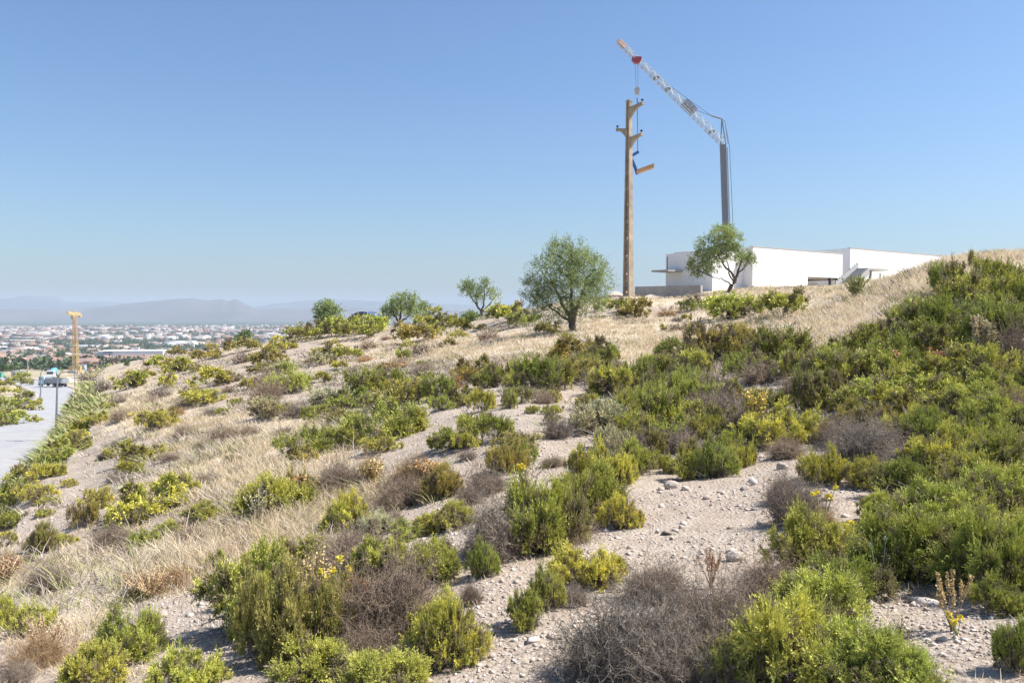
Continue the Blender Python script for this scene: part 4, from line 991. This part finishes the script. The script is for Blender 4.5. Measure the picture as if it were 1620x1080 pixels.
# ------------------------------------------------------------------ blue roofed hall
def hall():
    d = 125; a = P(557, 505, d); b = P(606, 505, d); zt = (495-497)/F*d+.4; c = (a+b)/2
    t = thing('blue_hall', 'arched blue roof hall with white lattice posts behind the crest', 'hall', (c[0], c[1], 0))
    z0 = float(hz(c[0], c[1])); W = (b[0]-a[0])/2+.3; ze = (495-511)/F*d; n = 12; D = 5; V = []
    for y in (-D, D):
        for th in (0, -.25):
            for i in range(n+1):
                x = -W+2*W*i/n; V.append((x, y, ze+(zt-ze)*sin(pi*i/n)**.8+th))
    N = n+1; Fc = []
    for i in range(n): Fc += [(i, i+1, i+1+2*N, i+2*N), (i+N, i+3*N, i+1+3*N, i+1+N), (i, i+N, i+1+N, i+1), (i+2*N, i+1+2*N, i+1+3*N, i+3*N)]
    MB().add(V, Fc).build('roof', simple('blue_roof', (.06, .09, .18), .5, var=.08), t)
    m = MB(); m.box((0, 0, (ze+z0)/2-.2), (2*W-1, 2*D-1, ze-z0-.1)); m.build('wall', M_WHITE, t)
    for i in range(6): MB().box((W-.3-i*.9, -D+.2, (z0+ze)/2), (.14, .14, ze-z0)).build('post', M_LIGHTST, t)
hall()

# ------------------------------------------------------------------ street lamps by the road
def lamp(label, ut, vt, ub, vb, d):
    p = drop(ub, d); q = P(ut, vt, d)-p
    t = thing('street_lamp', label, 'street lamp', p, 0, 'street lamps along the road'); H = q[2]
    MB().cyl((0, 0, -.3), (q[0]*.8, 0, H-.1), .17, .09, 10).build('pole', M_GALV, t)
    MB().cyl((0, 0, -.2), (0, 0, 1.2), .24, .2, 10).build('base', M_GALV, t)
    m = MB(); x = q[0]*.8; m.cyl((x, 0, H-.2), (x+.5, -.2, H+.35), .06); m.cyl((x+.5, -.2, H+.35), (x+1.5, -.3, H+.5), .05); m.build('arm', M_GALV, t)
    m = MB(); m.box((x+1.9, -.3, H+.5), (1.0, .4, .16), 0, .7); m.build('lamp_head', M_GALV, t)
lamp('nearest tall grey street lamp on the right kerb of the road', 92, 594, 85, 702, 97)
lamp('grey street lamp on the left pavement inside the road bend', 65, 588, 62, 641, 168)
lamp('farthest slim grey street lamp in front of the orange crane', 118, 572, 117, 618, 222)
lamp('slim grey street lamp at the left, beside the small site shed', 43, 568, 42, 598, 262)
def cabinet():
    p = drop(148, 150); t = thing('roadside_column', 'slender pale green column wrapped in netting at the right of the road', 'column', p)
    k = p[1]/F; MB().box((0, 0, 17*k), (.26, .26, 38*k), 0, .8).build('netting', simple('green_net', (.26, .33, .28), .9), t)
    MB().cyl((0, 0, 30*k), (0, 0, 44*k), .06).build('pole', M_GALV, t)
cabinet()

# ------------------------------------------------------------------ lorries
def wheel(parent, x, y, r=.5):
    w_ = MB().cyl((x, y-.16, r), (x, y+.16, r), r, n=16).build('wheel', M_DARK, parent)
    MB().cyl((x, y-.18, r), (x, y+.18, r), r*.5, n=12).build('rim', M_LIGHTST, w_)
def truck(label, u, d, rz, cabm, bedm, kind):
    p = drop(u, d, .25); print('truck', p, proj(p[0], p[1], p[2])); t = thing('lorry', label, 'lorry', p, rz, 'lorries on the road')
    c = MB(); c.box((3.2, 0, 1.75), (1.9, 2.4, 1.9), 0, .94); c.box((3.3, 0, .85), (2.0, 2.3, .5)); cb = c.build('cab', cabm, t)
    MB().box((4.135, 0, 2.05), (.06, 1.9, .75)).build('windscreen', M_GLASS, cb)
    for s in (-1, 1):
        MB().box((3.35, 1.17*s, 2.05), (.9, .06, .6)).build('side_window', M_GLASS, cb); MB().box((4.31, .85*s, .85), (.06, .35, .2)).build('headlight', M_LIGHTST, cb)
    MB().box((4.32, 0, .5), (.12, 2.3, .3)).build('bumper', M_DARK, cb)
    MB().box((-.6, 0, .85), (6.4, .9, .3)).build('chassis', M_DARK, t)
    if kind == 'mixer':
        m = MB(); m.cyl((1.9, 0, 1.9), (.6, 0, 2.15), .55, 1.15, 16); m.cyl((.6, 0, 2.15), (-1.4, 0, 2.4), 1.15, 1.05, 16); m.cyl((-1.4, 0, 2.4), (-3.2, 0, 2.9), 1.05, .45, 16); m.build('drum', bedm, t)
        m = MB(); m.box((-3.3, 0, 2.4), (.5, .9, 1.6)); m.beam((-3.5, 0, 1.9), (-4.3, 0, 1.1), .4, .15); m.build('chute', M_GALV, t)
    else:
        m = MB(); m.box((-1.0, 0, 1.1), (5.6, 2.45, .12)); m.box((-1.0, 1.19, 1.7), (5.6, .08, 1.1)); m.box((-1.0, -1.19, 1.7), (5.6, .08, 1.1)); m.box((-3.76, 0, 1.7), (.08, 2.3, 1.1)); m.box((1.76, 0, 1.9), (.08, 2.3, 1.5)); m.build('bed', bedm, t)
    for x in (3.3, -1.3, -2.6):
        for y in (-1.1, 1.1): wheel(t, x, y)
M_WHITEP = simple('white_paint', (.78, .78, .77), .4, var=.03); M_SKYB = simple('light_blue_paint', (.12, .36, .68), .45, var=.05)
truck('white lorry with a blue body facing the camera on the far road', 83, 283, radians(-75), M_WHITEP, M_SKYB, 'mixer')
truck('lorry with a pale blue cab and grey open bed, nearer on the road', 84, 224, radians(160), simple('pale_blue_paint', (.5, .68, .75), .45, var=.05), M_GALV, 'bed')

# ------------------------------------------------------------------ orange tower crane in the valley
def tower_crane():
    d = 350; p = drop(118.5, d); t = thing('tower_crane', 'tall orange lattice tower crane standing beyond the road at left', 'crane', p)
    H = (495-497)/F*d-p[2]
    m = MB(); lattice(m, (0, 0, 1), (0, 0, H*.52), 1.8, 1.7, 12, .08, False, (0, 1, 0), .19); m.build('lower_mast', M_YELLOW, t)
    m = MB(); lattice(m, (0, 0, H*.52), (0, 0, H-1), 1.35, 1.25, 12, .07, False, (0, 1, 0), .13); m.build('upper_mast', M_ORANGE, t)
    m = MB(); m.box((0, 0, .6), (4.4, 4.4, 1.2)); m.box((-1.6, 0, 2.1), (1.2, 1.6, 1.8)); m.box((1.7, 0, 2.1), (1.2, 1.6, 1.8)); m.build('ballast', M_YELLOW, t)
    m = MB(); lattice(m, (0, 0, H), (9.6, -24, H+.6), 1.3, .9, 16, .08, True, (0, 0, 1), .14); m.build('jib', M_YELLOW, t)
    m = MB(); lattice(m, (0, 0, H), (-3.9, 12, H), 1.3, 1.3, 6, .14, True, (0, 0, 1), .2); m.box((-3.5, 11, H-.6), (1.0, 1.4, 1.3)); m.build('counter_jib', M_YELLOW, t)
    m = MB(); lattice(m, (0, 0, H), (0, 0, H+1.2), 1.3, .4, 3, .12, False, (0, 1, 0), .18); m.build('tower_top', M_ORANGE, t)
    MB().box((-.2, -1.2, H-1.3), (1.0, 1.2, 1.4)).build('operator_cab', M_YELLOW, t)
tower_crane()

# ------------------------------------------------------------------ building site and sheds
def shed(label, u, v, wpx, hpx, col, rz=.2, roof='mono', depth=1., name='site_shed', cat='shed', dmin=60):
    p = hit(u, v, dmin); k = p[1]/F; W, H = wpx*k, hpx*k; D = W*depth
    t = thing(name, label, cat, p, rz)
    link('wall', MB().box((0, 0, H/2-.3), (W, D, H+.6)).data('wall', M_HOUSE), t, color=col)
    if roof == 'mono': MB().box((0, 0, H+.08), (W*1.06, D*1.08, .16)).build('roof', M_GALV, t)
    else:
        V = [(-W*.54, -D*.55, H-.05), (W*.54, -D*.55, H-.05), (W*.54, D*.55, H-.05), (-W*.54, D*.55, H-.05), (-W*.4, 0, H*1.5), (W*.4, 0, H*1.5)]
        MB().add(V, [(0, 1, 5, 4), (1, 2, 5), (2, 3, 4, 5), (3, 0, 4), (3, 2, 1, 0)]).build('roof', M_ROOF if roof == 'tile' else M_SHEET, t)
    dr = MB().box((-W*.2, -D/2-.02, H*.4), (W*.16, .06, H*.8)).build('door', M_DARK, t)
    MB().box((W*.2, -D/2-.02, H*.6), (W*.3, .06, H*.3)).build('window', M_GLASS, t)
shed('small pale site shed with a grey roof left of the road', 31, 601, 18, 13, (.55, .48, .42))
shed('small green cabin at the left edge beside the road bank', -2, 598, 12, 9, (.12, .42, .28))
shed('pale blue container at the foot of the orange crane', 129, 589, 12, 12, (.42, .50, .56))
shed('unfinished brick hut just right of the orange crane', 139, 587, 10, 16, (.50, .28, .20), .1)
shed('open tent with a white peaked roof right of the brick hut', 158, 583, 22, 9, (.35, .30, .27), .15, 'tent')
mound('heap of pale sand beside the road near the orange crane', 136, 190, 24, 12, M_SOIL, 3)
mound('flatter heap of sand right behind the lorries', 105, 260, 30, 8, M_SOIL, 4)
def warehouse():
    d = 1000; p = drop(214, d); k = d/F; t = thing('warehouse', 'long white flat warehouse in the valley behind the left crest', 'warehouse', p, radians(8))
    W, H = 96*k, 14*k+2; link('wall', MB().box((8, 0, H/2-1), (W-16, 40, H+2)).data('wall', M_HOUSE), t, color=(.82, .82, .82))
    link('end_wall', MB().box((-W/2+6, 0, H/2-1.4), (19.9, 39, H+1)).data('wall', M_HOUSE), t, color=(.45, .52, .55))
    MB().box((0, 0, H+.6), (W*1.01, 41, .6)).build('roof', M_SHEET, t); m = MB(); m.box((0, 5, H+2.5), (5, 5, 3.5)); m.build('roof_unit', M_LIGHTST, t)
    for i in range(5): MB().box((-10+i*12, -20.1, 3), (5, .3, 5)).build('gate', M_GALV, t)
warehouse()

# ------------------------------------------------------------------ the town on the plain
def house_data(seed):
    g = random.Random(seed); W, D, H = g.uniform(10, 15), g.uniform(8, 11), g.uniform(5, 8)
    m = MB().box((0, 0, H/2-1.5), (W, D, H+3)); wl = m.data('wall', M_HOUSE)
    V = [(-W*.53, -D*.54, H-.05), (W*.53, -D*.54, H-.05), (W*.53, D*.54, H-.05), (-W*.53, D*.54, H-.05), (-W*(.53 if seed % 2 else .3), 0, H+2.3), (W*(.53 if seed % 2 else .3), 0, H+2.3)]
    rf = MB().add(V, [(0, 1, 5, 4), (1, 2, 5), (2, 3, 4, 5), (3, 0, 4), (3, 2, 1, 0)]).data('roof', M_ROOF)
    wn = MB()
    for f in range(int(H//2.9)):
        for i in range(4): wn.box((-W/2+W*(i+.5)/4, -D/2-.03, 1.6+f*2.9), (1.1, .08, 1.3)).box((-W/2+W*(i+.5)/4, D/2+.03, 1.6+f*2.9), (1.1, .08, 1.3))
    return wl, rf, wn.data('windows', M_GLASS), H
def block_data(seed):
    g = random.Random(seed); W, D, H = g.uniform(18, 38), g.uniform(12, 20), g.uniform(5, 10)
    wl = MB().box((0, 0, H/2-1.5), (W, D, H+3)).data('wall', M_HOUSE); rf = MB().box((0, 0, H+.3), (W+.5, D+.5, .5)).data('roof', M_SHEET if seed % 2 else M_CONC)
    wn = MB()
    for i in range(6): wn.box((-W/2+W*(i+.5)/6, -D/2-.03, H*.5), (1.8, .08, 1.8))
    return wl, rf, wn.data('windows', M_GLASS), H
HD = [house_data(i) for i in range(6)]; BD = [block_data(i) for i in range(5)]
WCOL = [(.44, .35, .29), (.50, .44, .39), (.42, .29, .23), (.55, .51, .47), (.38, .27, .21), (.46, .39, .33)]
def town():
    g = random.Random(8); n = 0; tries = 0; pts = []
    bands = [(590, 820, 66), (820, 1050, 90), (1050, 1500, 100)]
    for r0, r1, cnt in bands:
        c = 0
        while c < cnt and tries < 60000:
            tries += 1
            r = g.uniform(r0, r1); u = g.uniform(-60, 520 if r > 900 else 330); th = math.atan((u-810)/F); x, y = r*sin(th), r*cos(th)
            if r > 900 and 150 < u < 275 and 900 < r < 1120: continue
            if r < 560 and 70 < u < 175: continue
            if any((x-a)**2+(y-b)**2 < (17 if r < 900 else 24)**2 for a, b in pts): continue
            if float(vnoise(np.array(x/90.), np.array(y/90.))) < .33: continue
            pts.append((x, y)); z = float(hz(x, y)); bl = r > 900 and g.random() < .25
            dd = g.choice(BD if bl else HD); near = r < 800
            uu, vv, _ = proj(np.array(x), np.array(y), np.array(z+3.))
            words = 'tiled house'
            if near: lab = uniq(words+' in the valley,', float(uu), float(vv))
            else: lab = ('flat-roofed pale block' if bl else 'tiny house with a red tiled roof')+' in the hazy town on the plain'
            t = thing('town_house' if not bl else 'town_block', lab, 'house' if not bl else 'building', (x, y, z), g.uniform(-.5, .5)+(pi/2 if g.random() < .4 else 0),
                      ('near ' if near else 'far ')+('flat blocks in the valley town' if bl else 'houses in the valley town'))
            link('wall', dd[0], t, color=g.choice(WCOL)); link('roof', dd[1], t)
            if near: link('windows', dd[2], t)
            c += 1; n += 1
    # the rest of the town reads as one mass
    g = np.random.RandomState(4); V = []; Q = []; T = []; N = 3400
    r = np.exp(g.uniform(math.log(1500), math.log(4600), N)); u = g.uniform(-120, 900, N); th = np.arctan((u-810)/F); x, y = r*np.sin(th), r*np.cos(th)
    belt = vnoise(u/170+3, np.log(r)*17); k = (vnoise(x/260, y/420) > .30) & (belt > .40); x, y = x[k], y[k]; N = len(x)
    z = hz(x, y)
    big = g.uniform(0, 1, N) < .12; W = np.where(big, g.uniform(35, 90, N), g.uniform(10, 26, N)); D = np.where(big, g.uniform(20, 40, N), g.uniform(9, 14, N)); H = np.where(big, g.uniform(7, 11, N), g.uniform(5, 13, N)); a = g.uniform(-.4, .4, N)
    ca, sa = np.cos(a), np.sin(a)
    vs = []
    for dx, dy, dz in ((-.5,-.5,0),(.5,-.5,0),(.5,.5,0),(-.5,.5,0),(-.5,-.5,1),(.5,-.5,1),(.5,.5,1),(-.5,.5,1)):
        X, Y = W*dx, D*dy; vs.append(np.stack([x+X*ca-Y*sa, y+X*sa+Y*ca, z-2+(H+2)*dz], 1))
    V = np.stack(vs, 1).reshape(-1, 3); Q = (np.arange(N)*8)[:, None, None]+np.array(MB.BF); ti = np.repeat(g.uniform(0, 1, (N, 1)), 6, 1); ti[:, 1] = np.where(big, .98, g.uniform(0, .45, N))
    t = NT('town_mass'); c = t.ramp(t.attr('tint'), [(0, (.20, .12, .09)), (.35, (.30, .19, .15)), (.5, (.34, .29, .25)), (.9, (.46, .43, .41)), (1, (.66, .68, .70))]); t.lk(c, t.b.inputs['Base Color']); t.b.inputs['Roughness'].default_value = .9
    tag(link('distant_town', mesh('distant_town', V, Q.reshape(-1, 4), t.m, ti.ravel())), kind='stuff')
    # trees of the plain
    N = 14000; r = np.exp(g.uniform(math.log(520), math.log(4800), N)); u = g.uniform(-120, 900, N); th = np.arctan((u-810)/F); x, y = r*np.sin(th), r*np.cos(th)
    belt = vnoise(u/170+3, np.log(r)*17); k = ((belt < .46) & (r > 1400)) | ((r < 1500) & (r > 640) & (vnoise(x/60+50, y/120+9) > .56)) | (g.uniform(0, 1, N) < .07); x, y, r = x[k], y[k], r[k]; N = len(x); z = hz(x, y)
    nl = 26; hgt = g.uniform(5, 10, N)*np.where(r > 1500, 1.15, .9); wd = hgt*g.uniform(.4, .75, N)
    D_ = nrm(g.normal(size=(N, nl, 3))); Bp = np.stack([x, y, z+hgt*.55], 1)[:, None]+D_*(g.uniform(.3, 1, (N, nl))**.5)[..., None]*np.stack([wd, wd, hgt*.45], 1)[:, None]
    s = hgt[:, None]*.20*np.ones((N, nl)); LD = nrm(g.normal(size=(N*nl, 3)))
    V, Q = leafquads(Bp.reshape(-1, 3), LD, (s*1.6).ravel(), (s*.8).ravel(), g)
    t = NT('plain_trees'); c = t.ramp(t.attr('tint'), [(0, (.025, .05, .025)), (1, (.10, .14, .055))]); t.lk(c, t.b.inputs['Base Color']); t.b.inputs['Roughness'].default_value = .8
    tag(link('distant_trees', mesh('distant_trees', V, Q, t.m, g.uniform(0, 1, N*nl))), kind='stuff')
    print('houses', n)
town()
i_ = 0
for (u, v, h_) in [(95,578,22),(104,580,17),(84,578,14),(35,582,20),(12,574,12),(28,575,18),(4,590,16),(16,589,14),(70,580,10),(78,566,12),(57,585,12),(200,580,9),(110,583,10),(48,573,11)]:
    p = hit(u, v, 60); d = p[1]; k = h_*d/F; i_ += 1
    # valley tree with trunk and broken crown
    make_tree('valley_tree', uniq('dark green tree among the valley houses', u, v-h_/2), u, v, d, [(0,h_*.55,h_*.30),(-h_*.25,h_*.42,h_*.22),(h_*.25,h_*.45,h_*.22),(h_*.05,h_*.8,h_*.18)],
              [[(0,0,.8),(0,h_*.4,.5)]], 260, 6, k*.10, k*.03, k*.2, (.10, .15, .06), 60+i_, k*.03, .2, 4, 'trees in the valley')

# ------------------------------------------------------------------ flowering and dried plants
def stalks(label, u, v, hpx, wpx, n, head, stalkc, headc, seed, top='spike', lean=.35, cat='plant', name='dried_plant'):
    p = hit(u, v); d = p[1]; k = d/F; H = hpx*k; W = wpx*k; g = np.random.RandomState(seed)
    t = thing(name, label, cat, p, 0)
    a = g.uniform(0, 2*pi, n); E = np.stack([np.cos(a)*W/2*g.uniform(.1, 1, n), np.sin(a)*W/2*g.uniform(.1, 1, n), H*g.uniform(.65, 1, n)], 1)
    s = np.linspace(0, 1, 7)[None, :, None]; Pt = E[:, None]*np.array([1, 1, 1])*s+np.cumsum(g.normal(0, H*.012, (n, 7, 3)), 1)*s; Pt[:, 0] = [0, 0, -.03]
    lw_ = max(.003, .0008*d); V, Q = tubes(Pt, np.full((n, 7), lw_)*(1-.5*s[..., 0]), 4)
    link('stem', mesh('stem', V, Q, M_TWIG, np.repeat(g.uniform(0, 1, n), 24)), t, color=stalkc)
    m = (34 if n >= 20 else 90) if top == 'spike' else 34
    C_ = []; 
    tt = g.uniform((.3 if n >= 20 else .62) if top == 'spike' else .93, 1.0, (n, m))
    idx = tt*6; i0 = np.clip(idx.astype(int), 0, 5); f = (idx-i0)[..., None]
    B = Pt[np.arange(n)[:, None], i0]*(1-f)+Pt[np.arange(n)[:, None], i0+1]*f
    D = nrm(g.normal(size=(n, m, 3))+[0, 0, .6]); B = B+D*head*H*.3
    for i in range(n):
        V, Q = leafquads(B[i], D[i], head*H*g.uniform(.6, 1.2, m), head*H*.35*np.ones(m), g)
        link('flower_head', mesh('flower_head', V, Q, M_LEAF, g.uniform(.2, .8, m), np.zeros(m)), t, color=headc)
OC, YC, PC = (.50, .34, .15), (.72, .62, .05), (.55, .28, .20)
stalks('tall dried plant with pale orange flower spikes at lower right', 1506, 1000, 95, 84, 9, .042, (.3, .22, .15), (.55, .41, .22), 1)
stalks('small yellow flower cluster just below the dried orange spikes', 1514, 1010, 40, 30, 4, .14, (.25, .28, .1), YC, 2, 'top')
stalks('pink dried flower heads standing in the green shrubs at right', 1480, 600, 52, 44, 14, .06, (.3, .2, .15), PC, 3, 'top')
stalks('smaller pink flower head left of the other pink heads', 1415, 602, 44, 20, 6, .12, (.3, .2, .15), PC, 4, 'top')
stalks('pale dry seed plant standing before the dark shrubs at far right', 1550, 585, 80, 44, 13, .07, (.33, .26, .2), (.48, .40, .28), 5)
stalks('yellow and orange flowering tuft high in the right shrubs', 1457, 515, 36, 30, 12, .12, (.3, .25, .1), (.70, .52, .10), 6, 'top')
stalks('golden yellow leafy plant amid grey dead bushes at mid slope', 1195, 690, 78, 50, 26, .06, (.30, .22, .15), (.68, .55, .12), 7, 'spike')
stalks('bright yellow flowers on bent stalks above the dark dead bush', 1300, 840, 75, 60, 5, .06, (.4, .33, .2), YC, 8, 'top')
stalks('lone yellow flower tip lower on the bare soil near the dead bush', 1345, 850, 22, 34, 4, .22, (.3, .3, .1), YC, 9, 'top')
stalks('pinkish dry sprouting plant above the big dead bush', 1125, 930, 62, 46, 14, .045, (.40, .28, .21), (.50, .33, .24), 10, 'spike')
stalks('cluster of cream dried flower spikes in the big foreground shrub', 495, 985, 120, 95, 22, .05, (.3, .24, .14), (.60, .46, .26), 11, 'spike')
stalks('bright yellow blossoms on top of the big foreground shrub', 525, 990, 118, 60, 7, .05, (.3, .3, .12), YC, 12, 'top')
stalks('rusty orange sprig in the middle of the big foreground shrub', 572, 990, 80, 28, 10, .09, (.36, .2, .12), (.55, .27, .12), 13, 'spike')
stalks('second rusty orange sprig, right of the first one', 597, 1000, 60, 18, 6, .11, (.36, .2, .12), (.58, .33, .12), 14, 'spike')
stalks('orange dry tuft in the grass at lower left', 238, 946, 44, 90, 50, .06, (.55, .40, .25), (.60, .43, .26), 15, 'spike', name='dry_tuft')
stalks('orange flowers behind the shrub at mid left', 462, 795, 38, 46, 26, .12, (.5, .35, .2), (.66, .45, .22), 16, 'top')
stalks('straw yellow tuft above the dead bushes in the left middle', 590, 770, 44, 40, 26, .10, (.45, .34, .2), (.60, .46, .22), 17, 'spike')
stalks('peach coloured seed heads on the shrub beside the gully', 672, 770, 40, 60, 30, .11, (.45, .34, .2), (.60, .42, .24), 18, 'top')
stalks('tiny yellow flowers by the small olive shrub', 822, 757, 22, 18, 6, .2, (.3, .3, .1), YC, 19, 'top')
stalks('small red flower on the left middle slope', 514, 652, 9, 6, 3, .3, (.3, .2, .1), (.6, .12, .09), 20, 'top')
stalks('pale seed stalks before the green shrub at lower mid left', 410, 832, 62, 60, 20, .05, (.42, .38, .28), (.50, .48, .36), 21, 'spike')
stalks('grey-green tall stems with buds before the stairs of the white house', 1354, 472, 36, 46, 26, .09, (.28, .26, .14), (.34, .36, .13), 22, 'spike')
stalks('single pale green blade arching out of the shrubs at lower right', 1392, 935, 110, 40, 2, .03, (.30, .38, .28), (.30, .38, .28), 23, 'top')
stalks('orange dry plant at the left edge of the photo', 10, 925, 50, 60, 34, .06, (.5, .35, .23), (.55, .38, .25), 24, 'spike', name='dry_tuft')
stalks('peach dry leafy plant at the lower left', 72, 1050, 80, 90, 34, .045, (.48, .34, .23), (.56, .42, .30), 25, 'spike', name='dry_tuft')
